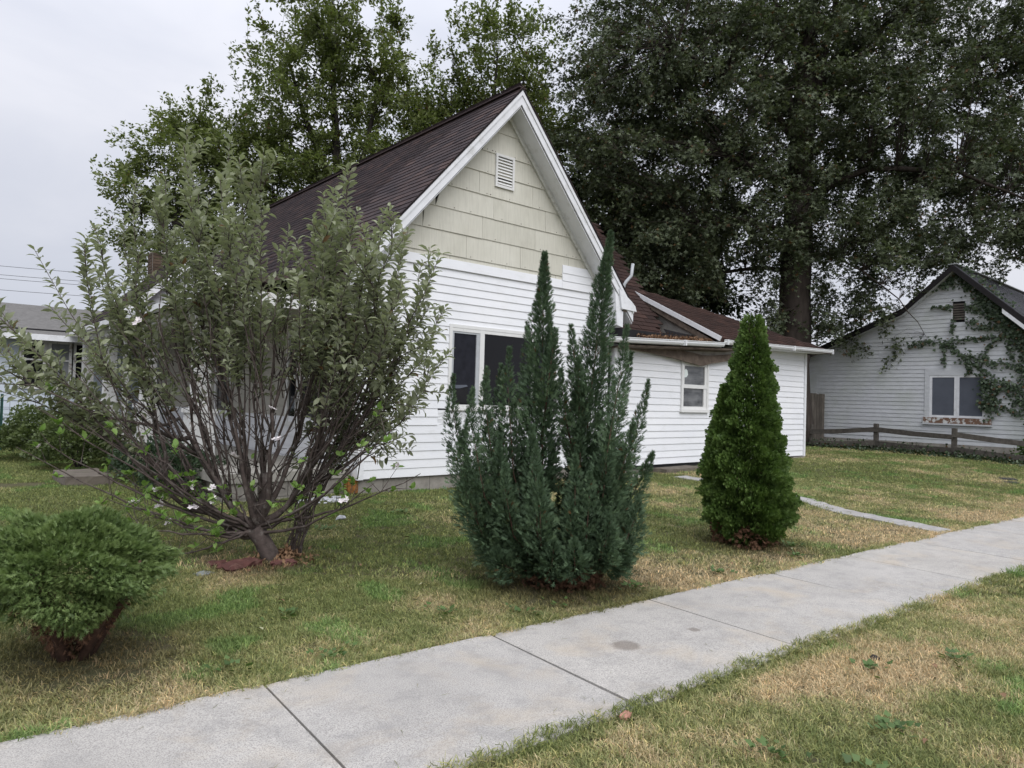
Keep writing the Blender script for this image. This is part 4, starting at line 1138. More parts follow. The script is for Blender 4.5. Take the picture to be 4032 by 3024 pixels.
for (x, y, dx, dy, dz, rt, sd, lb) in ((2.17, 5.93, 0.34, 0.17, 0.065, 0.35, 5, 'largest flat dark red stone, in front of the apple tree trunk'), (2.03, 6.10, 0.15, 0.12, 0.04, 0.1, 6, 'small flat red stone left of the largest red stone'), (2.50, 5.86, 0.20, 0.12, 0.045, -0.3, 7, 'flat red stone right of the apple tree trunk under dry leaves')):
    rough_block('flagstone', (x, y, float(gz(x, y)) - 0.005), dx, dy, dz, rt, M['red_stone'], lb, 'stone', 'red stones round the apple tree', rough=0.025, seed=sd)
rough_block('white_block', (10.38, 8.50, 0.03), 0.17, 0.17, 0.13, 0.4, M['white_block'], 'small white block on the grass right of the juniper by the wall', 'block', seed=8, rough=0.012)
rough_block('grey_rock', (1.86, 5.9, 0.0), 0.14, 0.11, 0.05, 0.4, M['grey_rock'], 'small grey rock in the grass left of the red stones', 'rock', seed=9, rough=0.02)
rough_block('meter_lid', (18.6, 4.75, float(gz(18.6, 4.75))), 0.5, 0.35, 0.03, 0.4, M['meter_lid'], 'dark rectangular lid in the grass at far right, the farther one', 'lid', 'dark lids in the right lawn', seed=10, rough=0.01)
rough_block('meter_lid', (17.9, 4.5, float(gz(17.9, 4.5))), 0.42, 0.3, 0.03, 0.2, M['meter_lid'], 'dark rectangular lid in the grass at far right, the nearer one', 'lid', 'dark lids in the right lawn', seed=11, rough=0.01)
rough_block('brick_fragment', (2.68, 2.22, -0.01), 0.07, 0.035, 0.022, 0.3, M['brick_piece'], 'orange brick fragment at the street side sidewalk joint', 'brick', seed=12, rough=0.008)
# white stones by the porch
def pebble(name, x, y, z, r, mt, sd):
    rr = np.random.default_rng(sd)
    t = (1 + 5 ** .5) / 2
    v = np.array([(-1,t,0),(1,t,0),(-1,-t,0),(1,-t,0),(0,-1,t),(0,1,t),(0,-1,-t),(0,1,-t),(t,0,-1),(t,0,1),(-t,0,-1),(-t,0,1)]) / 1.9
    v = v * rr.uniform(0.65, 1.2, (12, 1)) * r * np.array([1.1, 0.9, 0.6])
    f = [(0,11,5),(0,5,1),(0,1,7),(0,7,10),(0,10,11),(1,5,9),(5,11,4),(11,10,2),(10,7,6),(7,1,8),(3,9,4),(3,4,2),(3,2,6),(3,6,8),(3,8,9),(4,9,5),(2,4,11),(6,2,10),(8,6,7),(9,8,1)]
    return me_obj(name, v, f, mt, None, loc=(x, y, z))
for k in range(46):
    a = random.uniform(0, 6.28); r_ = math.sqrt(random.random())
    x = 4.22 + 0.36 * r_ * math.cos(a); y = 8.68 + 0.22 * r_ * math.sin(a); rad = random.uniform(0.02, 0.05)
    o = pebble('stone', x, y, float(gz(x, y)) + rad * 0.4, rad, M['white_rock'], k + 20)
    tag(o, 'one of the white angular stones heaped on the grass in front of the porch corner', 'stone', 'white stones heaped by the porch')
o = pebble('stone', 3.83, 7.42, float(gz(3.83, 7.42)) + 0.03, 0.06, M['white_rock'], 99); tag(o, 'lone white stone on the lawn between the stone heap and the juniper', 'stone')
o = pebble('dark_clod', 4.51, 1.81, 0.0, 0.03, M['dark_dropping'], 101); tag(o, 'small black clod in the dry grass strip right of the sidewalk', 'clod')

# ------------------------------------------------------------------ plants
def tree_skeleton(mb, nodes):
    for pts, r in nodes: mb.tube(pts, r, 8)

def crown_tree(name, base, blobs, trunk_paths, leafmat, barkmat, label, cat, leaf_n, leaf_sz, spread, droop, template, depth, seed, shoots=0, twig_r=0.02, holes=(), group=None):
    rg = np.random.default_rng(seed)
    root = empty(name, (base[0], base[1], float(gz(*base))), label, cat, group)
    B = np.array([base[0], base[1], 0.0])
    tb = MB()
    nodes = []
    for pts, rad in trunk_paths:
        P = [B + RV * u + FV * w + np.array([0, 0, z]) for (u, w, z) in pts]
        # smooth a little
        Q = []
        for i in range(len(P) - 1):
            for t in (0, 0.33, 0.66): Q.append(P[i] * (1 - t) + P[i + 1] * t + (rg.normal(0, 0.03, 3) if (i or t) else 0))
        Q.append(P[-1]); rr = np.interp(np.linspace(0, 1, len(Q)), np.linspace(0, 1, len(rad)), rad)
        tb.tube(Q, list(rr), 10 if rad[0] > 0.15 else 6)
        nodes += [(q, r) for q, r in zip(Q, rr)]
    tb.build('trunk', barkmat, root, smooth=True)
    NP = np.array([q for q, r in nodes]); NR = np.array([r for q, r in nodes])
    C = []
    for (u, z, ru, rz_, n) in blobs:
        q = rg.normal(size=(n, 3)); q = unit(q) * (rg.random((n, 1)) ** 0.45)
        p = B + RV * (u + q[:, 0:1] * ru) + FV * (q[:, 1:2] * min(depth, max(ru, rz_) * 1.3)) + np.array([0, 0, 1.0]) * (z + q[:, 2:3] * rz_)
        C.append(p)
    C = np.concatenate(C)
    tw = MB()
    segs = []
    for c in C:
        k = np.argsort(np.linalg.norm(NP - c + np.array([0, 0, 0.3 * np.linalg.norm(NP - c, axis=1).mean()]) * 0.0, axis=1) + np.maximum(0, NP[:, 2] - c[2]) * 0.6)[0]
        a = NP[k]; r0 = min(NR[k] * 0.4, twig_r * 1.3)
        mid = (a * 0.5 + c * 0.5) + rg.normal(0, 0.12, 3) + np.array([0, 0, 0.12 if droop > 0 else -0.12])
        tw.tube([a, mid, c], [r0, r0 * 0.6, twig_r * 0.25], 4)
        for j in range(4):
            e = c + rg.normal(0, 1, 3) * spread * np.array([1, 1, 0.7]) + np.array([0, 0, -droop * spread + (0.25 if droop <= 0 else 0)])
            s = mid * 0.4 + c * 0.6
            tw.tube([s, e], [twig_r * 0.4, twig_r * 0.12], 3)
            segs.append((s, e))
    # leaves strung along the twigs
    S = np.array([s for s, e in segs]); E_s = np.array([e for s, e in segs])
    n = leaf_n * len(C)
    k = rg.integers(0, len(S), n); t = rg.random(n) ** 0.6 * 1.15
    org = S[k] + (E_s[k] - S[k]) * t[:, None] + rg.normal(0, spread * 0.26, (n, 3))
    d = unit(E_s[k] - S[k]) + rg.normal(0, 0.75, (n, 3)) + np.array([0, 0, -droop])
    if shoots:
        # upright leafy shoots on the upper outline
        top = C[np.argsort(-(C[:, 2] + rg.normal(0, 1.2, len(C))))[:shoots]]
        so_, sd = [], []
        for c in top:
            L = rg.uniform(0.5, 1.3); dirv = unit(np.array([rg.normal(0, .25), rg.normal(0, .25), 1.0]))
            tw.tube([c, c + dirv * L * 1.2], [twig_r * 0.35, 0.004], 3)
            m_ = int(34 * L); tt = rg.random(m_)
            so_.append(c + dirv * (tt[:, None] * L * 1.25) + rg.normal(0, 0.035, (m_, 3))); sd.append(dirv * 0.5 + unit(rg.normal(size=(m_, 3))))
        org = np.concatenate([org] + so_); d = np.concatenate([d] + sd); n = len(org)
    for (hu, hz, hr) in holes:
        rel = org - B; uu = rel @ RV
        keep = ((uu - hu) ** 2 + (rel[:, 2] - hz) ** 2) > (hr * rg.uniform(0.7, 1.1, len(org))) ** 2
        org, d = org[keep], d[keep]
    n = len(org)
    up = np.array([0, 0, 1.0]) + rg.normal(0, 0.55, (n, 3))
    tw.build('branches', barkmat, root)
    o = scatter('crown', template[0], template[1], org, d, up, rg.uniform(leaf_sz * 0.7, leaf_sz * 1.3, n), leafmat, root)
    tag(o, kind='stuff')
    return root

OAKLEAF = ([(0, 0, 0), (0.55, 0.10, 0.03), (1.0, 0, -0.03), (0.55, -0.10, 0.03), (0.75, 0.55, 0), (0.32, 0.06, 0), (0.75, -0.55, 0), (0.32, -0.06, 0), (0.35, 0.5, -0.02), (0.35, -0.5, -0.02)],
           [(0, 1, 2), (0, 2, 3), (5, 1, 4), (7, 6, 3), (0, 8, 5), (0, 7, 9)])
OAKLEAF = ([(0, 0, 0), (0.5, 0.17, 0.03), (1.0, 0, -0.03), (0.5, -0.17, 0.03), (0.62, 0.55, 0), (0.25, 0.0, 0), (0.62, -0.55, 0), (0.45, 0.0, 0)], [(0, 1, 2), (0, 2, 3), (5, 6, 4)])
TREELEAF = ([(0, 0, 0), (0.45, 0.27, 0.05), (1, 0, -0.02), (0.45, -0.27, 0.05)], [(0, 1, 2), (0, 2, 3)])

OAK = [(-7.06, 12.65, 2.0, 2.87, 60), (-4.3, 13.61, 3.31, 2.87, 150), (-5.94, 9.18, 2.26, 2.26, 80), (-2.93, 10.57, 3.3, 3.04, 150), (-0.01, 16.82, 5.24, 2.62, 160), (-0.8, 12.83, 3.05, 3.05, 110), (2.22, 14.23, 2.88, 2.61, 90), (5.28, 13.88, 2.87, 2.44, 80), (7.05, 11.73, 2.17, 2.61, 60), (2.27, 11.16, 3.04, 2.0, 80), (5.34, 9.5, 3.47, 2.17, 100), (1.45, 8.51, 2.86, 1.73, 80), (6.23, 7.51, 2.17, 1.13, 35), (-4.58, 6.78, 2.16, 1.3, 50), (-5.59, 5.7, 1.3, 0.86, 18), (-2.87, 7.96, 2.43, 1.39, 55), (-0.42, 6.89, 1.73, 1.21, 30), (1.93, 6.18, 2.25, 1.04, 30), (3.73, 7.18, 2.25, 1.13, 30), (-0.56, 4.72, 1.04, 0.78, 12), (1.52, 4.6, 1.3, 0.69, 14), (3.09, 3.7, 1.04, 0.52, 14), (3.96, 3.2, 0.69, 0.3, 6), (-3.7, 6.11, 1.38, 0.95, 20), (7.09, 14.99, 2.18, 1.92, 40), (8.81, 10.03, 1.74, 4.34, 60)]
oak_trunk = [([(0, 0, 0), (0.03, 0, 3), (0.05, 0, 5.5), (0.1, 0, 9.0), (0.25, 0, 12), (0.35, 0, 15), (0.3, 0, 19)], [0.62, 0.52, 0.50, 0.44, 0.36, 0.26, 0.10]),
             ([(0.3, 0, 11.0), (0.9, 0.2, 13.0), (1.4, 0.2, 16.5)], [0.2, 0.16, 0.06]), ([(0.2, 0, 10.6), (-0.6, 0.3, 13.5), (-0.8, 0.2, 16)], [0.16, 0.12, 0.05]),
             ([(0.1, 0, 9.2), (-1.2, -0.6, 9.35), (-2.6, -1.3, 9.5)], [0.13, 0.10, 0.05]), ([(0.1, 0, 8.2), (1.0, 0.5, 8.9), (2.0, 1.0, 10.2), (4.5, 1.2, 12.2), (7.0, 1, 14.2)], [0.26, 0.2, 0.14, 0.10, 0.05]),
             ([(0.2, 0, 10.5), (-2, -1, 12), (-4.5, -1.5, 13.0)], [0.16, 0.11, 0.05]), ([(0.1, 0, 8.9), (-1.2, 1, 10), (-2.8, 1.5, 11)], [0.14, 0.1, 0.05]),
             ([(0.1, 0, 7.5), (-1.5, -0.4, 7.6), (-3.5, -1.0, 7.3)], [0.10, 0.07, 0.03]), ([(0.15, 0, 8.6), (2, -1, 9.4), (4.5, -1.5, 9.2), (7, -1.6, 8.2)], [0.14, 0.1, 0.07, 0.03]),
             ([(0.05, 0, 6.8), (1.2, -1.0, 6.4), (2.6, -1.8, 5.0), (3.3, -2.0, 3.9)], [0.06, 0.035, 0.018, 0.008]),
             ([(0.25, 0, 12.5), (3, 1, 15), (5, 1.2, 16)], [0.14, 0.1, 0.04]), ([(0.05, 0, 6.2), (-1.5, 0.6, 6.3), (-3.5, 0.8, 5.9), (-5.2, 0.8, 5.6)], [0.09, 0.06, 0.04, 0.02])]
crown_tree('oak_tree', (22.8, 12.0), OAK, oak_trunk, M['leaf_oak'], M['bark_oak'], 'huge dark pin oak towering behind the brown roofed addition with a thick trunk', 'tree',
           150, 0.14, 0.40, 0.55, OAKLEAF, 3.6, 3, twig_r=0.022, holes=[(-2.1, 5.9, 0.55), (-1.65, 4.9, 0.35)])
ELM1 = [(-0.85, 14.85, 2.5, 1.16, 30), (-1.24, 13.12, 2.95, 1.61, 50), (-2.51, 11.01, 2.94, 1.96, 55), (-5.16, 10.58, 1.78, 1.16, 24), (-4.68, 9.69, 2.94, 1.42, 40), (-6.41, 8.39, 1.78, 1.24, 26), (-7.16, 6.94, 0.98, 1.24, 14), (-6.4, 5.8, 1.33, 0.8, 12), (0.6, 11.37, 2.23, 2.23, 36), (-1.1, 8.9, 4.0, 1.78, 60), (-4.16, 7.65, 2.93, 1.51, 40), (2.0, 9.61, 1.78, 1.78, 24), (-7.61, 9.43, 0.53, 0.53, 5), (-4.5, 5.8, 2.2, 1.2, 26), (0, 7, 4, 1.4, 40)]
elm_trunk = [([(0, 0, 0), (-0.1, 0, 4), (-0.2, 0, 8.2), (-0.6, 0, 11), (-0.7, 0.2, 15)], [0.35, 0.28, 0.2, 0.12, 0.03]), ([(-0.2, 0, 8), (-1.6, 0.4, 11), (-2.4, 0.5, 13.4)], [0.14, 0.1, 0.03]),
             ([(-0.2, 0, 7.8), (0.6, -0.3, 10), (1.2, -0.4, 13.6)], [0.13, 0.09, 0.03]), ([(-0.1, 0, 6.2), (-2.6, 0.2, 8.2), (-5.6, 0.4, 10.0)], [0.16, 0.1, 0.03]), ([(-0.1, 0, 5.5), (-3.5, -0.3, 6.6), (-7.0, -0.4, 7.6)], [0.14, 0.09, 0.03]),
             ([(-0.1, 0, 6.5), (1.5, 0.3, 8.6), (2.8, 0.4, 10.6)], [0.12, 0.08, 0.03])]
crown_tree('elm_tree', (11.5, 22.5), ELM1, elm_trunk, M['leaf_elm'], M['bark_dark'], 'tall olive green elm behind the left part of the roof with many upright shoots', 'tree',
           185, 0.14, 0.36, 0.05, TREELEAF, 2.6, 4, shoots=110, twig_r=0.018)
ELM2 = [(-0.75, 13.02, 1.49, 2.05, 20), (0.63, 13.62, 1.58, 2.14, 24), (1.85, 13.38, 0.84, 2.42, 16), (-1.15, 10.85, 2.14, 1.67, 26), (0.72, 10.53, 2.05, 1.86, 28), (-2.12, 12.0, 1.21, 1.49, 10), (2.56, 11.33, 1.12, 1.86, 18), (0.5, 8.2, 2.4, 1.6, 26)]
elm2_trunk = [([(0.4, 0, 0), (0.3, 0, 5), (0.4, 0, 9), (0.7, 0, 14)], [0.28, 0.2, 0.13, 0.03]), ([(0.3, 0, 6.5), (-0.8, 0.2, 10), (-1.0, 0.3, 13)], [0.12, 0.08, 0.02]), ([(0.35, 0, 7.5), (1.4, 0, 11), (1.9, 0.1, 14.5)], [0.11, 0.08, 0.02])]
crown_tree('elm_tree', (15.5, 20.5), ELM2, elm2_trunk, M['leaf_elm'], M['bark_dark'], 'smaller olive green elm right behind the roof peak, left of the big oak', 'tree',
           180, 0.15, 0.43, 0.05, TREELEAF, 2.0, 5, shoots=60, twig_r=0.018)
MAP = [(-0.74, 11.22, 2.09, 2.09, 26), (1.41, 9.17, 2.92, 2.09, 45), (-0.15, 8.61, 1.56, 2.09, 20), (3.52, 8.18, 2.61, 1.77, 35), (1.79, 6.36, 2.6, 1.04, 24), (4.61, 6.12, 1.56, 0.62, 12), (5.45, 5.73, 0.94, 0.62, 6), (3.06, 5.56, 1.87, 0.62, 12), (2.5, 4.5, 2.6, 0.9, 14)]
map_trunk = [([(2.3, 0, 0), (2.3, 0, 5), (2.1, 0, 7.5), (1.6, 0, 10.5)], [0.3, 0.24, 0.18, 0.05]), ([(2.2, 0, 6), (3.2, 0.2, 7.8), (3.9, 0.2, 9)], [0.12, 0.08, 0.03]), ([(2.2, 0, 5.8), (0.8, 0.2, 7.6), (-0.3, 0, 9.5)], [0.12, 0.08, 0.03])]
crown_tree('maple_tree', (21, 20), MAP, map_trunk, M['leaf_maple'], M['bark_dark'], 'very dark leafy tree behind the steep brown roof', 'tree',  # dark tone is set by the leaf colour
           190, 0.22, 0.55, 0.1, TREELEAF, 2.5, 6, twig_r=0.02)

# --- apple tree
apple = empty('apple_tree', (2.44, 6.07, 0.03), 'sprawling grey green apple tree with bare low branches and a few white blossoms', 'tree')
AB = np.array([2.44, 6.07, 0.0])
def AP(u, z, w=0.0): return AB + RV * u + FV * w + np.array([0, 0, z])
rg = np.random.default_rng(21)
trunk = MB()
trunk.tube([AP(0.06, -0.05), AP(0.02, 0.1), AP(-0.05, 0.22), AP(-0.11, 0.31)], [0.10, 0.078, 0.072, 0.085], 12)
trunk.tube([AP(-0.10, 0.28), AP(-0.06, 0.45), AP(-0.02, 0.66), AP(-0.02, 0.80)], [0.06, 0.046, 0.042, 0.045], 9)
trunk.tube([AP(-0.10, 0.27), AP(-0.2, 0.25), AP(-0.33, 0.29), AP(-0.38, 0.36)], [0.05, 0.04, 0.036, 0.03], 8)
trunk.build('trunk', M['bark_apple'], apple, smooth=True)
leaf_o, leaf_d, leaf_s = [], [], []
fresh_o, fresh_d, fresh_s = [], [], []
br = MB(); twg = MB()
flower_pts = []
def qb(a, b_, c_, t):
    return a * (1 - t) ** 2 + b_ * 2 * t * (1 - t) + c_ * t * t
def stem(p0, pc, p1, r0, leafy_from, n_side, leaf_step=0.015, rr1=0.004, dens=1.0):
    P = [qb(p0, pc, p1, t) for t in np.linspace(0, 1, 12)]
    wob = rg.normal(0, 0.012, (12, 3)); wob[0] = 0
    P = [p + w for p, w in zip(P, wob)]
    L = sum(np.linalg.norm(P[i + 1] - P[i]) for i in range(11))
    br.tube(P, list(rr1 * 0.6 + (r0 - rr1 * 0.6) * (1 - np.linspace(0, 1, 12)) ** 1.5), 6)
    def leaves_on(Q, start):
        LL = np.linalg.norm(Q[-1] - Q[0]) * 1.05
        m_ = max(2, int(LL * (1 - start) / leaf_step * dens))
        for k in range(m_):
            t = start + (1 - start) * (k + rg.random()) / m_
            i = min(int(t * (len(Q) - 1)), len(Q) - 2); f = t * (len(Q) - 1) - i
            p = Q[i] * (1 - f) + Q[i + 1] * f; ax = unit(Q[i + 1] - Q[i])
            ph = k * 2.4 + rg.random()
            a = unit(np.cross(ax, [0.3, 0.2, 0.9])); b2 = np.cross(ax, a)
            out_ = a * math.cos(ph) + b2 * math.sin(ph)
            leaf_o.append(p); leaf_d.append(out_ + ax * 0.55 + np.array([0, 0, 0.15])); leaf_s.append(rg.uniform(0.06, 0.115))
    leaves_on(P, leafy_from)
    for k in range(n_side):
        t = rg.uniform(max(0.3, leafy_from - 0.12), 0.95); i = int(t * 11); i = min(i, 10)
        p = P[i]; ax = unit(P[i + 1] - P[i])
        side = unit(ax * 1.1 + rg.normal(0, 0.55, 3) + np.array([0, 0, 0.25]))
        LL = rg.uniform(0.18, 0.5) * (1.15 - t * 0.5)
        Q = [p, p + side * LL * 0.5 + rg.normal(0, 0.01, 3), p + side * LL + np.array([0, 0, 0.04 * LL])]
        twg.tube(Q, [r0 * 0.28 + 0.002, 0.004, 0.002], 4)
        leaves_on(Q, 0.25 if t > leafy_from - 0.1 else 0.6)
    # bare spurs on lower wood
    for k in range(int(L * 9)):
        t = rg.uniform(0.1, 0.8); i = min(int(t * 11), 10); p = P[i]
        s_ = unit(rg.normal(size=3) + np.array([0, 0, 0.4])) * rg.uniform(0.03, 0.11)
        twg.tube([p, p + s_], [0.004, 0.002], 3)
# upright stems into the crown
tops = [(-1.45, 3.05), (-1.23, 3.45), (-0.88, 3.83), (-1.09, 3.4), (-0.69, 3.52), (-0.45, 3.34), (-0.24, 3.49), (-0.1, 3.35), (0.06, 3.36), (0.42, 3.42), (0.67, 3.38), (0.85, 3.24), (1.04, 3.07), (1.16, 2.9), (1.3, 2.68), (1.38, 2.35), (-0.35, 3.0), (0.25, 3.05), (0.55, 2.8), (-0.85, 3.0), (0.9, 2.6), (1.1, 2.2), (0.15, 2.7), (-0.6, 2.6), (0.75, 2.3), (1.2, 1.85), (-1.05, 2.75), (0.35, 2.4),
        (0.5, 3.1), (0.7, 2.9), (0.95, 2.9), (-0.2, 2.7), (1.0, 1.55), (0.0, 3.0), (-1.3, 2.7)]
prim = []
for (u, z, w_, r_) in ((-0.04, 1.0, 0.02, .040), (0.22, 1.3, .15, .032), (0.5, 1.1, -.1, .030), (-0.33, 1.25, .2, .036), (-0.6, 1.05, -.12, .036), (-.85, 1.25, .12, .03), (.1, 1.35, -.28, .028), (-.22, 1.2, -.25, .03), (.75, 1.35, .1, .022), (-1.0, .95, 0, .034), (-.9, .7, -.2, .03)):
    P0 = AP(-0.09 + 0.04 * u, 0.30 + 0.1 * rg.random(), rg.normal(0, .02)); P1 = AP(u, z, w_); Pc = AP(u * 0.55 + rg.normal(0, .03), z * 0.38 + 0.08, w_ * .5)
    Pp = [qb(P0, Pc, P1, t) + rg.normal(0, 0.009, 3) for t in np.linspace(0, 1, 9)]
    br.tube(Pp, list(np.linspace(r_, 0.012, 9)), 8); prim.append((u, Pp))
def from_prim(u, lo=3):
    c_ = min(prim, key=lambda q: abs(q[0] - u * 0.62) + rg.random() * 0.22)
    return c_[1][int(rg.integers(lo, 9))].copy()
for (u, z) in tops:
    w1 = rg.normal(0, 0.42)
    for rep_ in range(2):
        p0 = from_prim(u); e_ = AP(u, z, w1) if rep_ == 0 else AP(u + rg.normal(0, .16), z - abs(rg.normal(0.12, .22)), w1 + rg.normal(0, .2))
        pc = p0 * 0.45 + e_ * 0.55 + RV * (u * 0.16 + rg.normal(0, .05)) - np.array([0, 0, 0.16])
        stem(p0, pc, e_, rg.uniform(0.008, 0.014), rg.uniform(0.42, 0.58), 6, dens=0.95)
# suckers rising right behind the trunk
for k in range(12):
    u = rg.uniform(0.3, 1.15); z = rg.uniform(1.5, 2.9)
    stem(AP(0.14 + rg.uniform(-.08, .14), 0.02, 0.15), AP(0.22 + u * 0.2, z * 0.5, 0.25), AP(u, z, rg.uniform(0.1, 0.7)), 0.010, 0.55, 6)
# long sweeping limbs to the left
left = [((-1.1, 0.95), (-2.11, 2.71), 0.035), ((-1.2, 1.1), (-2.35, 2.42), 0.03), ((-0.9, 1.1), (-1.61, 2.62), 0.03), ((-0.8, 1.15), (-1.27, 2.42), 0.03), ((-1.2, 0.9), (-2.5, 1.95), 0.034),
        ((-1.0, 0.8), (-2.55, 1.66), 0.034), ((-1.0, 0.95), (-2.75, 2.2), 0.028), ((-0.9, 1.2), (-1.75, 2.2), 0.028), ((-0.9, 1.0), (-2.1, 2.0), 0.028), ((-0.7, 0.7), (-2.0, 1.5), 0.026), ((-0.7, 0.9), (-1.9, 1.85), 0.026), ((-0.8, 1.3), (-1.45, 2.3), 0.025)]
for (cu, cz_), (u, z), r0 in left:
    w1 = rg.normal(-0.1, 0.3)
    p0 = from_prim(-1.5, 2)
    stem(p0, AP(cu * 1.1, cz_, w1 * .6), AP(u, z, w1), r0 * 0.62, 0.58, 6, dens=1.0)
low = [((-0.6, 0.35), (-1.7, 1.05)), ((-0.6, 0.3), (-1.35, 0.85)), ((-0.5, 0.25), (-1.15, 0.62)), ((-0.5, 0.3), (-1.5, 0.70)), ((-0.45, 0.2), (-1.9, 1.0)), ((-0.4, 0.22), (-1.0, 0.42)), ((-0.4, 0.5), (-1.3, 1.2)), ((-0.5, 0.4), (-0.9, 1.0)), ((-0.35, 0.3), (-0.75, 0.7)),
       ((-0.2, 0.4), (-0.3, 0.9)), ((0.3, 0.35), (0.75, 0.9)), ((0.5, 0.35), (1.31, 0.84)), ((0.4, 0.3), (0.95, 0.75)), ((0.5, 0.5), (1.15, 1.25)), ((-0.3, 0.2), (-0.68, 0.12)), ((-0.6, 0.55), (-1.75, 1.35))]
for (cu, cz_), (u, z) in low:
    w1 = rg.normal(-0.25, 0.2)
    P0 = AP(-0.1, rg.uniform(0.26, 0.4), -0.02); P1 = AP(u, z, w1); Pc = AP(cu, cz_, w1 * .5)
    Pp = [qb(P0, Pc, P1, t) for t in np.linspace(0, 1, 12)]
    br.tube([p + rg.normal(0, 0.008, 3) for p in Pp], list(np.linspace(0.017, 0.003, 12)), 6)
    for k in range(12):
        t = rg.uniform(0.25, 1.0); p = qb(P0, Pc, P1, t)
        e = p + rg.normal(0, 0.09, 3) + np.array([0, 0, 0.07]); twg.tube([p, e], [0.004, 0.002], 3)
        if t > 0.4 and rg.random() < 0.75:
            for j in range(rg.integers(3, 7)):
                fresh_o.append(e); fresh_d.append(unit(rg.normal(size=3)) + np.array([0, 0, 0.9])); fresh_s.append(rg.uniform(0.045, 0.09))
            if rg.random() < 0.2: flower_pts.append(e)
# tangle of fine bare twigs in the middle
for k in range(230):
    u = rg.uniform(-1.3, 1.0); z = rg.uniform(0.35, 2.2); w_ = rg.normal(0, 0.3)
    if z < 0.5 + abs(u) * 0.45: continue
    p = AP(u, z, w_); dirv = unit(AP(u, z, w_) - AP(-0.05, 0.2, 0) + rg.normal(0, 0.3, 3)); L = rg.uniform(0.25, 0.7)
    br.tube([p - dirv * L * .5, p + rg.normal(0, 0.02, 3), p + dirv * L * .5], [0.006, 0.005, 0.003], 4)
br.build('branches', M['bark_apple'], apple, smooth=True)
tag(twg.build('twigs', M['bark_apple'], apple), kind='stuff')
CURL = ([(0, 0, 0), (0.18, 0.0, 0.0), (0.42, 0.20, 0.10), (0.42, 0.0, 0.03), (0.42, -0.20, 0.10), (0.75, 0.15, 0.05), (0.75, 0, -0.03), (0.75, -0.15, 0.05), (1.0, 0, -0.16)],
        [(1, 3, 2), (1, 4, 3), (2, 3, 6), (2, 6, 5), (3, 4, 7), (3, 7, 6), (5, 6, 8), (6, 7, 8), (0, 1, 2)])
lo = np.array(leaf_o); ld = np.array(leaf_d); ls = np.array(leaf_s)
o = scatter('leaves', CURL[0], CURL[1], lo, ld, np.array([0, 0, 1.0]) + rg.normal(0, 0.35, (len(lo), 3)), ls, M['leaf_apple'], apple); tag(o, kind='stuff')
fo = np.array(fresh_o); fd = np.array(fresh_d)
o = scatter('fresh_leaves', CURL[0], CURL[1], fo, fd, np.array([0, 0, 1.0]) + rg.normal(0, 0.35, (len(fo), 3)), np.array(fresh_s), M['leaf_fresh'], apple, wid=np.array(fresh_s) * 1.3); tag(o, kind='stuff')
# blossoms
bm_v, bm_f = [], []
for fl in range(3):
    c0 = Vector((random.uniform(-.02, .02), random.uniform(-.02, .02), random.uniform(0, .02)))
    for k in range(5):
        t = 2 * math.pi * k / 5 + fl
        d1 = Vector((math.cos(t), math.sin(t), 0.35)); s1 = Vector((-math.sin(t), math.cos(t), 0))
        n0 = len(bm_v); bm_v += [tuple(c0), tuple(c0 + d1 * 0.012 + s1 * 0.008), tuple(c0 + d1 * 0.022), tuple(c0 + d1 * 0.012 - s1 * 0.008)]
        bm_f.append((n0, n0 + 1, n0 + 2, n0 + 3))
bme = bpy.data.meshes.new('blossom'); bme.from_pydata(bm_v, [], bm_f); bme.materials.append(M['petal'])
for p in flower_pts + [AP(0.5, 2.45, -0.3), AP(-1.05, 2.05, -0.3), AP(0.15, 1.1, -0.3), AP(0.1, 1.35, -.3), AP(-0.2, 0.95, -.3)]:
    o = bpy.data.objects.new('blossom', bme); COL.objects.link(o); attach(o, apple)
    o.location = p; o.rotation_euler = (random.uniform(-1.2, -.3), random.uniform(-.5, .5), random.uniform(0, 6)); o.scale = (1.25,) * 3

# --- evergreen sprays
SPRAY = ([(0, 0.10, 0), (1, 0, 0.03), (0, -0.10, 0), (0.1, 0, 0), (0.62, 0.34, 0.06), (0.36, 0, 0.01), (0.4, 0, 0), (0.88, 0.26, 0), (0.64, 0, 0.01), (0.62, -0.34, 0.06), (0.88, -0.26, 0)],
         [(0, 2, 1), (3, 5, 4), (6, 8, 7), (3, 9, 5), (6, 10, 8)])
FAN = ([(0, 0, 0), (0.95, 0.05, 0.08), (1.0, -0.05, 0.08), (0.2, 0.03, 0), (0.70, 0.42, 0.05), (0.62, 0.20, 0.0), (0.2, -0.03, 0), (0.70, -0.42, 0.05), (0.62, -0.20, 0.0), (0.3, 0, 0), (0.9, 0.26, -0.04), (0.9, -0.26, -0.04)],
       [(0, 2, 1), (3, 5, 4), (6, 7, 8), (9, 1, 10), (9, 11, 2)])

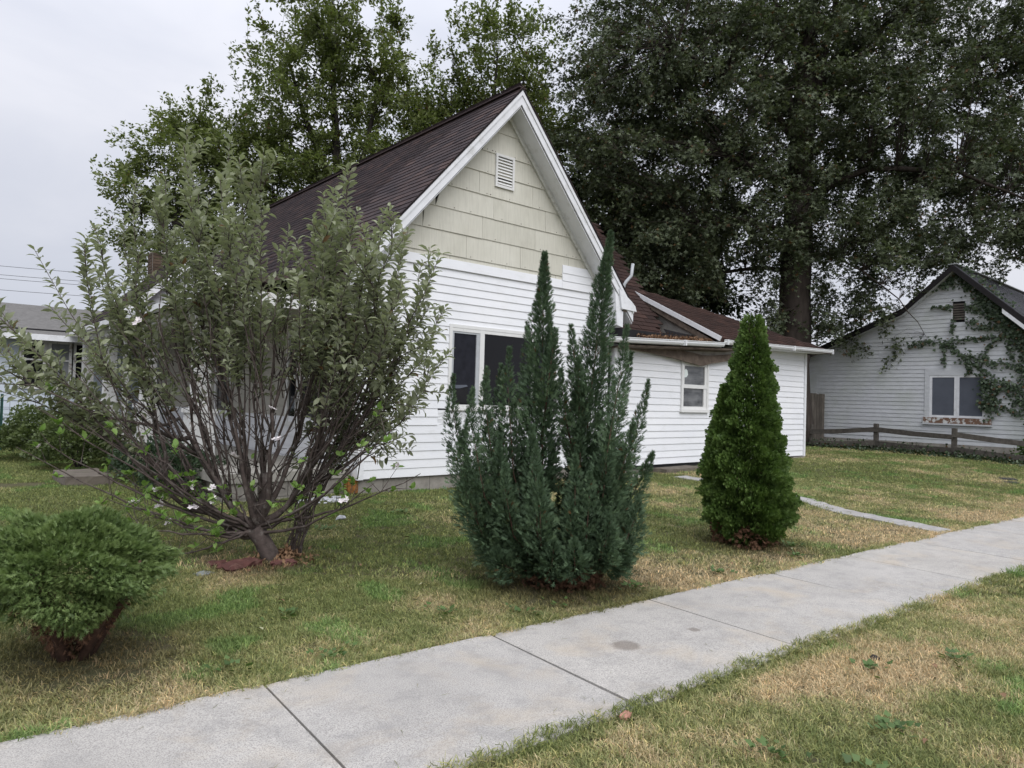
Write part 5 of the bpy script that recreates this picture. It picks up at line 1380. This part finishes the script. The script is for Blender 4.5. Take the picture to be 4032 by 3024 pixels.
jun = empty('juniper', (4.1, 4.15, 0.0), 'tall blue green juniper with two pointed leaders growing beside the sidewalk', 'shrub')
JB = np.array([4.1, 4.15, 0.0])
def JP(u, z, w=0.0): return JB + RV * u + FV * w + np.array([0, 0, z])
rg = np.random.default_rng(33)
so_, sd_, sz_, sr_ = [], [], [], []
tb = MB()
def plume(p0, pc, p1, rmax, n, t0=0.3, sz=0.06, dark=0.0, peak=0.35):
    t = t0 + (1 - t0) * rg.random(n) ** 0.95
    tt = (t - t0) / (1 - t0)
    P = p0 * ((1 - t) ** 2)[:, None] + pc * (2 * t * (1 - t))[:, None] + p1 * (t * t)[:, None]
    T = unit((pc - p0) * (2 * (1 - t))[:, None] + (p1 - pc) * (2 * t)[:, None])
    a = unit(np.cross(T, np.array([0.4, 0.7, 0.2]))); b2 = np.cross(T, a)
    ph = rg.random(n) * 6.283
    rad = a * np.cos(ph)[:, None] + b2 * np.sin(ph)[:, None]
    prof = np.where(tt < peak, 0.55 + 0.45 * tt / peak, ((1 - tt) / (1 - peak)) ** 0.95) * (1 + 0.38 * np.sin(tt * 23 + ph * 3 + rmax * 400))
    rr = rmax * prof * (0.25 + 0.75 * rg.random(n) ** 0.6)
    so_.append(P + rad * rr[:, None]); sd_.append(T * (0.75 + 0.55 * tt[:, None]) + rad * 0.95 + rg.normal(0, 0.28, (n, 3)))
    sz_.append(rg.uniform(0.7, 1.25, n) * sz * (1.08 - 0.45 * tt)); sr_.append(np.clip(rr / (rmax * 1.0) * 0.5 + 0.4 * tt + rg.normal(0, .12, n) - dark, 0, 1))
    tb.tube([p0, qb(p0, pc, p1, .5), qb(p0, pc, p1, .85)], [0.014, 0.006, 0.002], 5)
bL, bR = JP(-0.09, 0.0), JP(0.15, 0.02)
# leaders
plume(bL, JP(-0.19, 1.3, .05), JP(-0.17, 2.72, 0.02), 0.185, 5600, 0.28, 0.058, peak=0.34)
plume(bR, JP(0.20, 1.4, .05), JP(0.37, 2.90, 0.0), 0.18, 6000, 0.25, 0.058, peak=0.34)
JT = [(-0.93, 1.7, .10), (-0.72, 1.58, .10), (-0.62, 1.75, .10), (-0.51, 1.79, .11), (-0.44, 1.93, .12), (-0.30, 2.15, .13), (0.47, 2.1, .09), (0.60, 1.93, .07), (0.70, 1.68, .08), (0.57, 1.34, .10), (0.54, 1.14, .10), (0.80, 1.08, .10), (-0.79, 1.23, .13), (0.30, 1.75, .14), (0.40, 1.35, .14), (-0.6, 1.35, .14), (-0.40, 1.5, .14)]
for (u, z, r_) in JT:
    w1 = rg.normal(0, 0.22); b0 = bL if u < 0.02 else bR
    plume(b0, JP(u * (1.12 if u < -0.4 else 0.75), z * 0.42 + (0.05 if u > .3 else 0), w1 * 1.3), JP(u, z, w1), r_ * 1.1, 1150, 0.30, 0.056, peak=0.42)
for (a_, c_, e_, r_) in (((-.15, 1.2), (-.12, 1.7), (-.07, 2.08), .08), ((.2, 1.3), (.1, 1.7), (.05, 2.11), .08), ((.15, .9), (.02, 1.3), (-.02, 1.75), .07), ((.2, 1.0), (.12, 1.4), (.12, 1.84), .09)):
    plume(JP(*a_), JP(*c_, -.1), JP(*e_, -.12), r_, 800, 0.05, 0.055)
FT = [(-0.26, 1.14), (0.16, 1.28), (0.43, 0.72), (-0.09, 0.45), (-0.7, 0.9), (-0.6, 0.62), (0.50, 0.5), (-0.45, 0.95), (0.25, 0.95), (0.3, 0.55), (-0.3, 0.6), (0.05, 0.8), (-0.55, 1.15), (0.45, 1.0), (-0.15, 0.9), (-0.42, 0.4), (0.15, 0.45), (0.55, 0.75), (0.35, 1.2)]
for rep in range(3):
    for (u, z) in FT:
        uu = u + rg.normal(0, 0.06); zz = z + rg.normal(0, 0.08); w1 = [-0.38, 0.30, -0.12][rep] * (1 - abs(u) * 0.7) + rg.normal(0, .06)
        b0 = (bL if uu < 0.02 else bR) + np.array([0, 0, 0.08])
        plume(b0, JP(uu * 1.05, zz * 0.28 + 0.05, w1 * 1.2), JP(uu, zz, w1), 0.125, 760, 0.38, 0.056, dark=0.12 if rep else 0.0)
# skirt near the ground
for k in range(46):
    a = rg.random() * 6.283; r_ = rg.uniform(0.18, 0.50); zq = 0.14 + (r_ - 0.18) * 1.3
    p = JP(-0.03 + r_ * math.cos(a) * 1.05, zq + rg.uniform(0, 0.3), r_ * math.sin(a) * 0.62)
    b0 = bL if math.cos(a) < 0 else bR
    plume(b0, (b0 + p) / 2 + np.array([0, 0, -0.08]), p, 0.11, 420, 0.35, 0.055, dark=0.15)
tb.build('trunk', M['bark_red'], jun, smooth=True)
so_, sd_, sz_, sr_ = map(np.concatenate, (so_, sd_, sz_, sr_))
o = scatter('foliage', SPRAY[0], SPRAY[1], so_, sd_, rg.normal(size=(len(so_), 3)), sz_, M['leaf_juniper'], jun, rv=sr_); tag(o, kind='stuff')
n = 1500
a = rg.random(n) * 6.283; r_ = rg.random(n) ** 0.5
org = JB + RV * (0.05 + 0.34 * r_ * np.cos(a))[:, None] + FV * (0.22 * r_ * np.sin(a))[:, None] + np.array([0, 0, 1.0]) * (rg.random(n) * 0.22)[:, None]
o = scatter('dead_needles', SPRAY[0], SPRAY[1], org, rg.normal(size=(n, 3)), rg.normal(size=(n, 3)), 0.055, M['dead_needles'], jun); tag(o, kind='stuff')
print('juniper', len(so_))

arb = empty('arborvitae', (7.01, 4.1, 0.0), 'bright green cone shaped arborvitae standing alone on the lawn beside the sidewalk', 'shrub')
AV = np.array([7.06, 4.22, 0.0]); rg = np.random.default_rng(44)
zs = [0.04, 0.2, 0.4, 0.6, 0.83, 1.3, 1.7, 2.0, 2.3, 2.55, 2.68]; rs = [0.24, 0.37, 0.425, 0.41, 0.37, 0.29, 0.215, 0.165, 0.10, 0.045, 0.01]
n = 44000
z = 0.04 + 2.62 * (1 - np.sqrt(1 - rg.random(n) * 0.995)); ph = rg.random(n) * 6.283
Rz = np.interp(z, zs, rs)
lump = 1 + 0.13 * np.sin(ph * 5 + z * 9) + 0.12 * np.sin(ph * 9 - z * 17 + 1) + 0.10 * np.sin(z * 31 + ph * 3) + 0.1 * (vnoise(ph * 3.0, z * 6, 1.0, 5) - .5)
rr = Rz * lump * (0.60 + 0.40 * rg.random(n) ** 0.55)
rad = RV * np.cos(ph)[:, None] + FV * np.sin(ph)[:, None]
lean = 0.03 - 0.05 * np.exp(-((z - 1.1) / .5) ** 2)
org = AV + rad * rr[:, None] + RV * lean[:, None] + np.array([0, 0, 1.0]) * z[:, None]
dd = rad * 1.0 + np.array([0, 0, 1.0]) * (0.75 + 0.4 * rg.normal(size=n)[:, None]) + rg.normal(0, 0.35, (n, 3))
# second little leader at left
n2 = 2600; z2 = 0.7 + 1.0 * rg.random(n2); p2 = rg.random(n2) * 6.283; r2 = 0.15 * (1.72 - z2) / 1.0 * rg.random(n2) ** .5 + 0.01
rad2 = RV * np.cos(p2)[:, None] + FV * np.sin(p2)[:, None]
org2 = AV + RV * (-0.36 + 0.10 * (z2 - 0.7))[:, None] + rad2 * r2[:, None] + np.array([0, 0, 1.0]) * z2[:, None]
org = np.concatenate([org, org2]); dd = np.concatenate([dd, rad2 + np.array([0, 0, 1.3]) + rg.normal(0, .25, (n2, 3))])
up = np.cross(dd, np.array([0, 0, 1.0])) + rg.normal(0, 0.5, dd.shape)
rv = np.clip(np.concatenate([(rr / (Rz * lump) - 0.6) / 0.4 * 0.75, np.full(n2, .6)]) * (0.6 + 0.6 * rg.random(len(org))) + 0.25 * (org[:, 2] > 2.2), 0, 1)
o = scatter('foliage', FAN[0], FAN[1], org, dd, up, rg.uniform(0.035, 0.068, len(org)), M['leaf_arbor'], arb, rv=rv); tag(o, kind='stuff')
mb = MB()
for k in range(7):
    a = k * 0.9; mb.tube([AV + np.array([0.05 * math.cos(a), 0.05 * math.sin(a), -0.05]), AV + np.array([0.12 * math.cos(a), 0.12 * math.sin(a), 0.35]), AV + np.array([0.2 * math.cos(a), 0.2 * math.sin(a), 0.8])], [0.028, 0.02, 0.008], 6)
mb.tube([AV, AV + np.array([0, 0, 1.2]), AV + np.array([0.0, 0, 2.45])], [0.05, 0.03, 0.006], 8)
mb.build('trunk', M['bark_red'], arb, smooth=True)
n = 1100; a = rg.random(n) * 6.283; r_ = rg.random(n) ** .5 * 0.36
org = AV + np.stack([r_ * np.cos(a), r_ * np.sin(a), rg.random(n) * 0.22], 1)
o = scatter('dead_needles', FAN[0], FAN[1], org, rg.normal(size=(n, 3)), rg.normal(size=(n, 3)), 0.06, M['dead_needles'], arb); tag(o, kind='stuff')

glo = empty('globe_shrub', (0.85, 4.53, -0.02), 'rounded green globe cedar on several splayed brown trunks at lower left', 'shrub')
GB = np.array([0.76, 4.60, 0.0]); rg = np.random.default_rng(55)
n = 44000
th = rg.random(n) * 6.283; cz2 = rg.uniform(-0.55, 1, n)
q = np.stack([np.sqrt(1 - cz2 ** 2) * np.cos(th), np.sqrt(1 - cz2 ** 2) * np.sin(th), cz2], 1)
lump = 1 + 0.10 * np.sin(q[:, 0] * 9 + q[:, 2] * 7) + 0.09 * np.sin(q[:, 1] * 11 - q[:, 0] * 5) + 0.06 * np.sin(q[:, 2] * 17 + q[:, 1] * 9)
dep = 0.62 + 0.38 * rg.random(n) ** 0.5
rr = lump * dep
hor = np.where(q[:, 2] < 0, 1 + 0.12 * q[:, 2], 1.0)
org = GB + RV * (q[:, 0] * 0.47 * rr * hor - 0.03)[:, None] + FV * (q[:, 1] * 0.46 * rr * hor)[:, None] + np.array([0, 0, 1.0]) * (0.47 + q[:, 2] * rr * np.where(q[:, 2] > 0, 0.30, 0.42))[:, None]
qd = RV * q[:, 0:1] + FV * q[:, 1:2] + np.array([0, 0, 1.0]) * q[:, 2:3]
dd = qd * 0.9 + np.array([0, 0, 0.15]) + rg.normal(0, 0.45, (n, 3)); dd[:, 2] -= 0.35 * (q[:, 2] < 0.3)
keep = (q[:, 2] > -0.28 + 0.28 * np.sin(th * 3 + 1)) | (rg.random(n) < 0.12)
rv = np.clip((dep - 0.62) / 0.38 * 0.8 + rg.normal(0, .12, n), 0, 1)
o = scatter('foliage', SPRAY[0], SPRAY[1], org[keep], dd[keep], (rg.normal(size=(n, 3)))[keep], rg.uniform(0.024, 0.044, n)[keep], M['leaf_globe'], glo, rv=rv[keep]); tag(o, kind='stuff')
mb = MB()
for k in range(11):
    a = k * 0.62 + rg.normal(0, .2); R1 = rg.uniform(0.16, 0.34)
    p0 = GB + np.array([0.05 * math.cos(a), 0.05 * math.sin(a), -0.06]); p1 = GB + np.array([R1 * .5 * math.cos(a), R1 * .5 * math.sin(a), 0.14]); p2 = GB + np.array([R1 * math.cos(a), R1 * math.sin(a), 0.36]); p3 = GB + np.array([R1 * 1.25 * math.cos(a), R1 * 1.2 * math.sin(a), 0.55])
    mb.tube([p0, p1 + rg.normal(0, .01, 3), p2, p3], [0.034, 0.024, 0.017, 0.007], 8)
mb.build('trunk', M['bark_red'], glo, smooth=True)
n = 700; a = rg.random(n) * 6.283; h = rg.random(n); r_ = (0.07 + 0.24 * h) * rg.uniform(0.7, 1.1, n)
org = GB + np.stack([r_ * np.cos(a), r_ * np.sin(a), 0.02 + 0.33 * h], 1)
o = scatter('dead_needles', SPRAY[0], SPRAY[1], org, rg.normal(size=(n, 3)) + np.array([0, 0, -.6]), rg.normal(size=(n, 3)), 0.045, M['dead_needles'], glo); tag(o, kind='stuff')

def bush(name, x, y, rx, ry, h, mt, label, n, sz, seed, group=None, z0=0.0, stems=True):
    rg = np.random.default_rng(seed); g = float(gz(x, y))
    root = empty(name, (x, y, g), label, 'shrub', group)
    q = unit(rg.normal(size=(n, 3))); q[:, 2] = np.abs(q[:, 2]) * 1.15 - 0.15
    lump = 1 + 0.14 * np.sin(q[:, 0] * 8 + seed) + 0.12 * np.sin(q[:, 1] * 9 + q[:, 2] * 6)
    dep = 0.5 + 0.5 * rg.random(n) ** .5
    org = np.array([x, y, g]) + q * lump[:, None] * dep[:, None] * np.array([rx, ry, h * 0.72]) + np.array([0, 0, h * 0.3 + z0])
    org[:, 2] = np.maximum(org[:, 2], g + 0.02)
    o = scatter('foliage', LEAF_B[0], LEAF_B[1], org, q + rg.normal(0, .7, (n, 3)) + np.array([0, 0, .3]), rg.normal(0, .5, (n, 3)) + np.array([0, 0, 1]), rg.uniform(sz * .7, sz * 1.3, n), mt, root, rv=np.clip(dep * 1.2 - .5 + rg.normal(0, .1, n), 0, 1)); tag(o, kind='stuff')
    mb = MB()
    for k in range(16):
        a = rg.random() * 6.283; R1 = rg.random() * 0.6
        mb.tube([(x + .05 * math.cos(a), y + .05 * math.sin(a), g), (x + rx * R1 * math.cos(a), y + ry * R1 * math.sin(a), g + h * .7)], [0.015, 0.005], 5)
    mb.build('stems', M['bark_dark'], root)
bush('hedge_bush', 2.15, 16.3, 1.05, 0.9, 0.95, M['leaf_hedge'], 'farther light green hedge bush beside the porch, below the pale house windows', 9000, 0.05, 61, 'hedge bushes along the porch')
bush('hedge_bush', 2.35, 14.3, 0.85, 0.8, 0.85, M['leaf_hedge'], 'nearer light green hedge bush beside the porch, behind the brown concrete block', 8000, 0.045, 62, 'hedge bushes along the porch')
bush('dark_shrub', 2.95, 12.0, 0.6, 0.7, 0.62, M['leaf_twiggy'], 'dark low shrub at the porch edge behind the apple branches, left one', 3800, 0.045, 63, 'dark shrubs in front of the porch')
bush('dark_shrub', 2.95, 10.4, 0.55, 0.6, 0.60, M['leaf_twiggy'], 'dark low shrub at the porch edge directly behind the apple trunk', 3600, 0.045, 64, 'dark shrubs in front of the porch')
bush('leafy_weed', 0.6, 19.2, 1.1, 0.5, 1.0, M['leaf_weed'], 'broad leaved green plant behind the wire fence post at far left', 2600, 0.13, 65)
bush('fence_shrub', 23.7, 5.0, 0.4, 0.8, 1.05, M['leaf_weed'], 'leggy green shrub between the rail fence and the ivy wall at far right', 1500, 0.09, 66)
# distant treeline beyond everything
def mass(name, cx, cy, hw, h, depth, n, mt, sz, seed, z0=0):
    rg = np.random.default_rng(seed)
    s = rg.uniform(-1, 1, n); top = h * (0.65 + 0.35 * np.sin(s * 14 + seed) * np.sin(s * 5.3 + 1))
    z = z0 + top * rg.random(n) ** 0.7
    org = np.array([cx, cy, 0]) + RV * (s * hw)[:, None] + FV * (rg.normal(0, depth, n))[:, None] + np.array([0, 0, 1.0]) * z[:, None]
    o = scatter(name, TREELEAF[0], TREELEAF[1], org, rg.normal(size=(n, 3)), rg.normal(size=(n, 3)), sz, mt); tag(o, kind='stuff'); return o
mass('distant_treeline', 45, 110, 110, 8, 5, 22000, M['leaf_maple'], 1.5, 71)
# weeds and ground litter along the rail fence
rg = np.random.default_rng(81); n = 5200
yy = rg.uniform(2.2, 12.5, n); xx = 23.4 + rg.normal(0, 0.35, n) - 0.15; zz = gz(xx, yy) + np.abs(rg.normal(0, 0.11, n))
o = scatter('fence_weeds', LEAF_B[0], LEAF_B[1], np.stack([xx, yy, zz], 1), rg.normal(size=(n, 3)) + np.array([0, 0, .5]), rg.normal(0, .6, (n, 3)) + np.array([0, 0, 1]), rg.uniform(0.04, 0.10, n), M['leaf_ivy']); tag(o, kind='stuff')

# ------------------------------------------------------------------ grass
def clump_mesh(name, nb, spread, h, w, lean, seed):
    rg = np.random.default_rng(seed)
    V, Fc, rv = [], [], []
    for k in range(nb):
        a = rg.random() * 6.283; r_ = spread * math.sqrt(rg.random()); p = np.array([r_ * math.cos(a), r_ * math.sin(a), -0.004])
        d = rg.normal(0, lean, 3); d[2] = 1; d = unit(d); hh = h * rg.uniform(0.5, 1.25)
        b2 = rg.random() * 6.283; s = np.array([math.cos(b2), math.sin(b2), 0]) * w * rg.uniform(.7, 1.3)
        bend = np.array([d[0], d[1], -0.25]) * hh * 0.55
        n0 = len(V); V += [p - s, p + s, p + d * hh * .55 - s * .75, p + d * hh * .55 + s * .75, p + d * hh * .85 + bend * .8]
        Fc += [(n0, n0 + 1, n0 + 3), (n0, n0 + 3, n0 + 2), (n0 + 2, n0 + 3, n0 + 4)]; rv += [rg.random()] * 3
    return big_mesh(name, np.array(V), np.array(Fc), M['grass'], None, np.array(rv), link=False)
def value_field(x, y):
    """dryness 0 green .. 1 straw"""
    v = 0.55 * vnoise(x, y, 0.9, 1) + 0.35 * vnoise(x, y, 2.6, 2) + 0.22 * vnoise(x, y, 8, 3)
    w = walk_t(x, y)
    dry = v - 0.18
    dry = dry + 0.30 * np.exp(-((w + 0.35) / 0.45) ** 2) * ss((x - 3) / 2.5)         # dry band along the lawn edge
    dry = dry + 0.16 * (w > 1.2) - 0.12 * ((w > 1.2) & (w < 1.36))                     # street strip
    dry = dry - 0.38 * np.exp(-(((x - 3.9) / 0.9) ** 2 + ((y - 1.15) / 0.32) ** 2)) + 0.28 * np.exp(-(((x - 3.66) / 0.5) ** 2 + ((y - 1.95) / 0.14) ** 2)) - 0.06
    dry = dry - 0.18 * ((y > 10) & (x < 4)) - 0.05 * ss((y - 5) / 4)
    return dry
def put_grass(name, pts, hscale, protos, seed, lay=0.0):
    rg = np.random.default_rng(seed)
    x, y = pts[:, 0], pts[:, 1]; n = len(pts)
    me = bpy.data.meshes.new(name); me.vertices.add(n)
    z = gz(x, y); w = walk_t(x, y); z = np.where((w > -0.25) & (w < 1.55), np.minimum(z, -0.02), z)
    z = np.where((w > 0.0) & (w < WD), 0.0, z)
    me.vertices.foreach_set('co', np.stack([x, y, z], 1).astype(np.float32).ravel())
    dry = np.clip(value_field(x, y) + rg.normal(0, 0.10, n), 0, 1)
    green = np.array([0.205, 0.245, 0.090]); mid = np.array([0.37, 0.38, 0.175]); straw = np.array([0.60, 0.49, 0.31])
    t = ss((dry - 0.18) / 0.55)[:, None]
    col = np.where(t < 0.5, green + (mid - green) * t * 2, mid + (straw - mid) * (t * 2 - 1))
    bl = (vnoise(x, y, 3.1, 9) > 0.74)[:, None] & (t < 0.6); col = np.where(bl, col * np.array([0.85, 1.12, 0.95]), col)
    # bare brown litter under the shrubs
    for (cx, cy, rx) in ((4.15, 4.05, 0.75), (7.0, 4.1, 0.55), (0.85, 4.5, 0.55), (2.4, 5.95, 0.5)):
        f = np.exp(-(((x - cx) ** 2 + (y - cy) ** 2) / rx ** 2) ** 1.3)[:, None] * 0.75
        col = col * (1 - f) + np.array([0.13, 0.085, 0.05]) * f
    c4_ = np.concatenate([col * rg.uniform(0.8, 1.25, (n, 1)), np.ones((n, 1))], 1).astype(np.float32)
    at = me.attributes.new('gcol', 'FLOAT_COLOR', 'POINT'); at.data.foreach_set('color', c4_.ravel())
    at = me.attributes.new('rot', 'FLOAT_VECTOR', 'POINT')
    rot = np.stack([rg.normal(0, 0.15 + lay, n), rg.normal(0, 0.15 + lay, n), rg.random(n) * 6.283], 1).astype(np.float32); at.data.foreach_set('vector', rot.ravel())
    hh = hscale * rg.uniform(0.75, 1.25, n) * (0.85 + 0.5 * vnoise(x, y, 3.1, 9))
    at = me.attributes.new('scl', 'FLOAT_VECTOR', 'POINT'); at.data.foreach_set('vector', np.stack([np.ones(n) * 1.0 * np.sqrt(hscale), np.ones(n) * np.sqrt(hscale), hh], 1).astype(np.float32).ravel())
    at = me.attributes.new('pick', 'INT', 'POINT'); at.data.foreach_set('value', rg.integers(0, len(protos), n).astype(np.int32))
    me.update()
    o = bpy.data.objects.new(name, me); COL.objects.link(o); tag(o, kind='stuff')
    ng = bpy.data.node_groups.new(name + '_scatter', 'GeometryNodeTree')
    ng.interface.new_socket('Geometry', in_out='INPUT', socket_type='NodeSocketGeometry'); ng.interface.new_socket('Geometry', in_out='OUTPUT', socket_type='NodeSocketGeometry')
    N = ng.nodes; gi = N.new('NodeGroupInput'); go = N.new('NodeGroupOutput')
    iop = N.new('GeometryNodeInstanceOnPoints'); g2i = N.new('GeometryNodeGeometryToInstance')
    for p in reversed(protos):
        oi = N.new('GeometryNodeObjectInfo'); oi.inputs['Object'].default_value = p
        ng.links.new(oi.outputs['Geometry'], g2i.inputs[0])
    def attr(nm, ty):
        a = N.new('GeometryNodeInputNamedAttribute'); a.data_type = ty; a.inputs['Name'].default_value = nm; return a.outputs['Attribute']
    ng.links.new(gi.outputs[0], iop.inputs['Points']); ng.links.new(g2i.outputs[0], iop.inputs['Instance'])
    iop.inputs['Pick Instance'].default_value = True
    ng.links.new(attr('pick', 'INT'), iop.inputs['Instance Index'])
    ng.links.new(attr('rot', 'FLOAT_VECTOR'), iop.inputs['Rotation']); ng.links.new(attr('scl', 'FLOAT_VECTOR'), iop.inputs['Scale'])
    ng.links.new(iop.outputs[0], go.inputs[0])
    md = o.modifiers.new('scatter', 'NODES'); md.node_group = ng
    return o
near_p = [clump_mesh('tuft', 15, 0.040, 0.042, 0.0021, 0.85, 100 + k) for k in range(5)]
far_p = [clump_mesh('tuft', 22, 0.085, 0.040, 0.0034, 0.6, 120 + k) for k in range(4)]
def in_view(x, y, margin=0.35):
    dx = x * CF[0] + y * CF[1]; s = (x * RV[0] + y * RV[1]) / np.maximum(dx, 0.01)
    return (dx > 0.3) & (np.abs(s) < 0.73 + margin / np.maximum(dx, .5)), dx
def occupied(x, y):
    w = walk_t(x, y)
    on = (w > 0.01) & (w < WD - 0.01)
    on |= (x > 4.85) & (x < 17.85) & (y > 8.97)
    on |= (x > 3.05) & (x < 4.9) & (y > 9.1)
    # concrete path through the lawn
    for i in range(len(pp_) - 1):
        (xa, ya), (xb, yb) = pp_[i], pp_[i + 1]
        t = np.clip(((x - xa) * (xb - xa) + (y - ya) * (yb - ya)) / ((xb - xa) ** 2 + (yb - ya) ** 2), 0, 1)
        on |= (np.abs(x - (xa + (xb - xa) * t)) < 0.17) & (np.abs(y - (ya + (yb - ya) * t)) < 0.05)
    on |= (np.abs(x - 0.75) < 0.85) & (np.abs(y - 12.1) < 0.3)
    on |= (x > 24.5)
    return on
rg = np.random.default_rng(91)
def sample(n, x0, x1, y0, y1, d0, d1, dens_fn=None):
    x = rg.uniform(x0, x1, n); y = rg.uniform(y0, y1, n)
    iv, dx = in_view(x, y); k = iv & (dx > d0) & (dx <= d1) & ~occupied(x, y)
    return np.stack([x[k], y[k]], 1)
P_near = sample(150000, -1.5, 9, -0.5, 6.5, 0.8, 5.8)
bare = vnoise(P_near[:, 0], P_near[:, 1], 5.5, 17)
k = np.ones(len(P_near), bool)
for (cx, cy, rx) in ((4.15, 4.05, 0.6), (7.0, 4.1, 0.45), (0.85, 4.5, 0.45), (2.4, 5.95, 0.35)):
    k &= ~((((P_near[:, 0] - cx) ** 2 + (P_near[:, 1] - cy) ** 2) < rx ** 2) & (rg.random(len(k)) < 0.72))
P_near = P_near[k]
print('near tufts', len(P_near))
put_grass('grass', P_near, 1.0, near_p, 1)
P_mid = sample(230000, -4, 24.5, 0.5, 24, 5.8, 14)
put_grass('grass', P_mid, 1.05, far_p, 2); print('mid', len(P_mid))
P_far = sample(90000, -4, 24.5, 3, 26, 14, 30)
put_grass('grass', P_far, 1.5, far_p, 3); print('far', len(P_far))
# longer tufts hanging over both sidewalk edges
ne = 5200
s = rg.uniform(-5, 14, ne); side = rg.random(ne) < 0.5
wob = 0.05 * np.sin(s * 2.3) + 0.035 * np.sin(s * 6.1 + 1) + 0.03 * np.sin(s * 15)
t = np.where(side, -0.015 + wob * 0.35 + rg.normal(0, 0.022, ne), WD + 0.022 - np.abs(wob) * 0.5 + rg.normal(0, 0.022, ne))
xy = np.array([2.89, 3.52]) + sdir * s[:, None] - snrm * t[:, None]
iv, dx = in_view(xy[:, 0], xy[:, 1]); put_grass('edge_grass', xy[iv], 1.1, near_p, 4, lay=0.35)
# loose cut blades on the concrete
nc = 520
s = rg.uniform(-4, 9, nc); t = np.where(rg.random(nc) < 0.45, rg.exponential(0.08, nc), np.where(rg.random(nc) < .7, WD - rg.exponential(0.09, nc), rg.uniform(0, WD, nc)))
t = np.clip(t, 0.01, WD - 0.01); xy = np.array([2.89, 3.52]) + sdir * s[:, None] - snrm * t[:, None]
org = np.stack([xy[:, 0], xy[:, 1], np.full(nc, 0.004)], 1)
d = rg.normal(size=(nc, 3)); d[:, 2] = np.abs(d[:, 2]) * 0.08
leaf_mat('cutting', (0.10, 0.12, 0.05), (0.18, 0.18, 0.08), (0.30, 0.26, 0.15), 0.1, clump=3)
o = scatter('grass_clippings', [(0, 0.03, 0), (1, 0, 0.05), (0, -0.03, 0), (0.5, 0.02, 0.04)], [(0, 2, 3), (3, 2, 1)], org, d, np.array([0, 0, 1.0]) + np.zeros((nc, 3)), rg.uniform(0.02, 0.065, nc), M['cutting']); tag(o, kind='stuff')
# broad leaved weeds in the lawn
spots = np.array([(2.9, 4.05), (3.35, 3.75), (3.7, 3.68), (1.9, 3.75), (4.55, 3.72), (5.6, 3.6), (6.9, 3.55), (2.0, 4.6), (1.4, 3.9), (4.3, 1.75), (3.6, 1.35), (2.9, 1.6), (4.9, 1.5), (5.4, 6.2), (3.4, 6.9), (4.6, 7.4), (7.35, 3.85), (3.1, 1.25), (1.55, 6.0), (2.6, 7.2)])
O, D_ = [], []
for (x, y) in spots:
    m_ = rg.integers(14, 34); a = rg.random(m_) * 6.283; r_ = np.abs(rg.normal(0, 0.07, m_))
    xx = x + r_ * np.cos(a); yy = y + r_ * np.sin(a)
    O.append(np.stack([xx, yy, gz(xx, yy) + 0.015 + 0.03 * rg.random(m_)], 1)); D_.append(np.stack([np.cos(a), np.sin(a), 0.35 + 0.4 * rg.random(m_)], 1))
O = np.concatenate(O); D_ = np.concatenate(D_)
o = scatter('lawn_weeds', LEAF_B[0], LEAF_B[1], O, D_, np.array([0, 0, 1.0]) + rg.normal(0, .25, O.shape), rg.uniform(0.022, 0.05, len(O)), M['leaf_weed']); tag(o, kind='stuff')
# fallen leaves
LL = [((3.11, 4.69), 'pale_leaf'), ((2.9, 4.32), 'pale_leaf'), ((3.0, 5.47), 'dry_leaf'), ((4.43, 1.12), 'dry_leaf'), ((2.25, 5.2), 'pale_leaf'), ((2.05, 4.9), 'dry_leaf'), ((5.2, 5.4), 'dry_leaf'), ((7.2, 3.75), 'pale_leaf'), ((3.9, 6.2), 'dry_leaf'), ((1.75, 4.35), 'pale_leaf'), ((6.0, 3.75), 'dry_leaf'), ((4.9, 6.5), 'pale_leaf'), ((16.2, 6.2), 'dry_leaf'), ((14.5, 5.6), 'dry_leaf'), ((4.6, 1.5), 'dry_leaf'), ((3.6, 1.2), 'dry_leaf')]
for k, ((x, y), mk) in enumerate(LL):
    o = scatter('fallen_leaf', CURL[0], CURL[1], np.array([[0, 0, 0.0]]), np.array([[math.cos(k * 2.3), math.sin(k * 2.3), 0.15]]), np.array([[0.2, 0.3, 1.0]]), 0.075, M[mk])
    o.location = (x, y, float(gz(x, y)) + 0.03)
    tag(o, ('pale yellowish' if mk == 'pale_leaf' else 'dry brown') + ' curled leaf lying on the grass', 'leaf', 'fallen pale leaves on the lawn' if mk == 'pale_leaf' else 'fallen brown leaves on the lawn')
# leaf litter at the apple trunk
n = 260; a = rg.random(n) * 6.283; r_ = np.abs(rg.normal(0, 0.16, n)); xx = 2.58 + r_ * np.cos(a); yy = 6.0 + r_ * np.sin(a)
o = scatter('leaf_litter', LEAF[0], LEAF[1], np.stack([xx, yy, gz(xx, yy) + 0.02 + 0.10 * np.exp(-r_ * 9) * rg.random(n)], 1), rg.normal(size=(n, 3)), np.array([0, 0, 1.0]) + rg.normal(0, .4, (n, 3)), 0.05, M['dry_leaf']); tag(o, kind='stuff')
print('apple leaves', len(lo)); print('tris', sum(len(o.data.polygons) * (1 if o.data.polygons and len(o.data.polygons[0].vertices) == 3 else 2) for o in bpy.data.objects if o.type == 'MESH'))
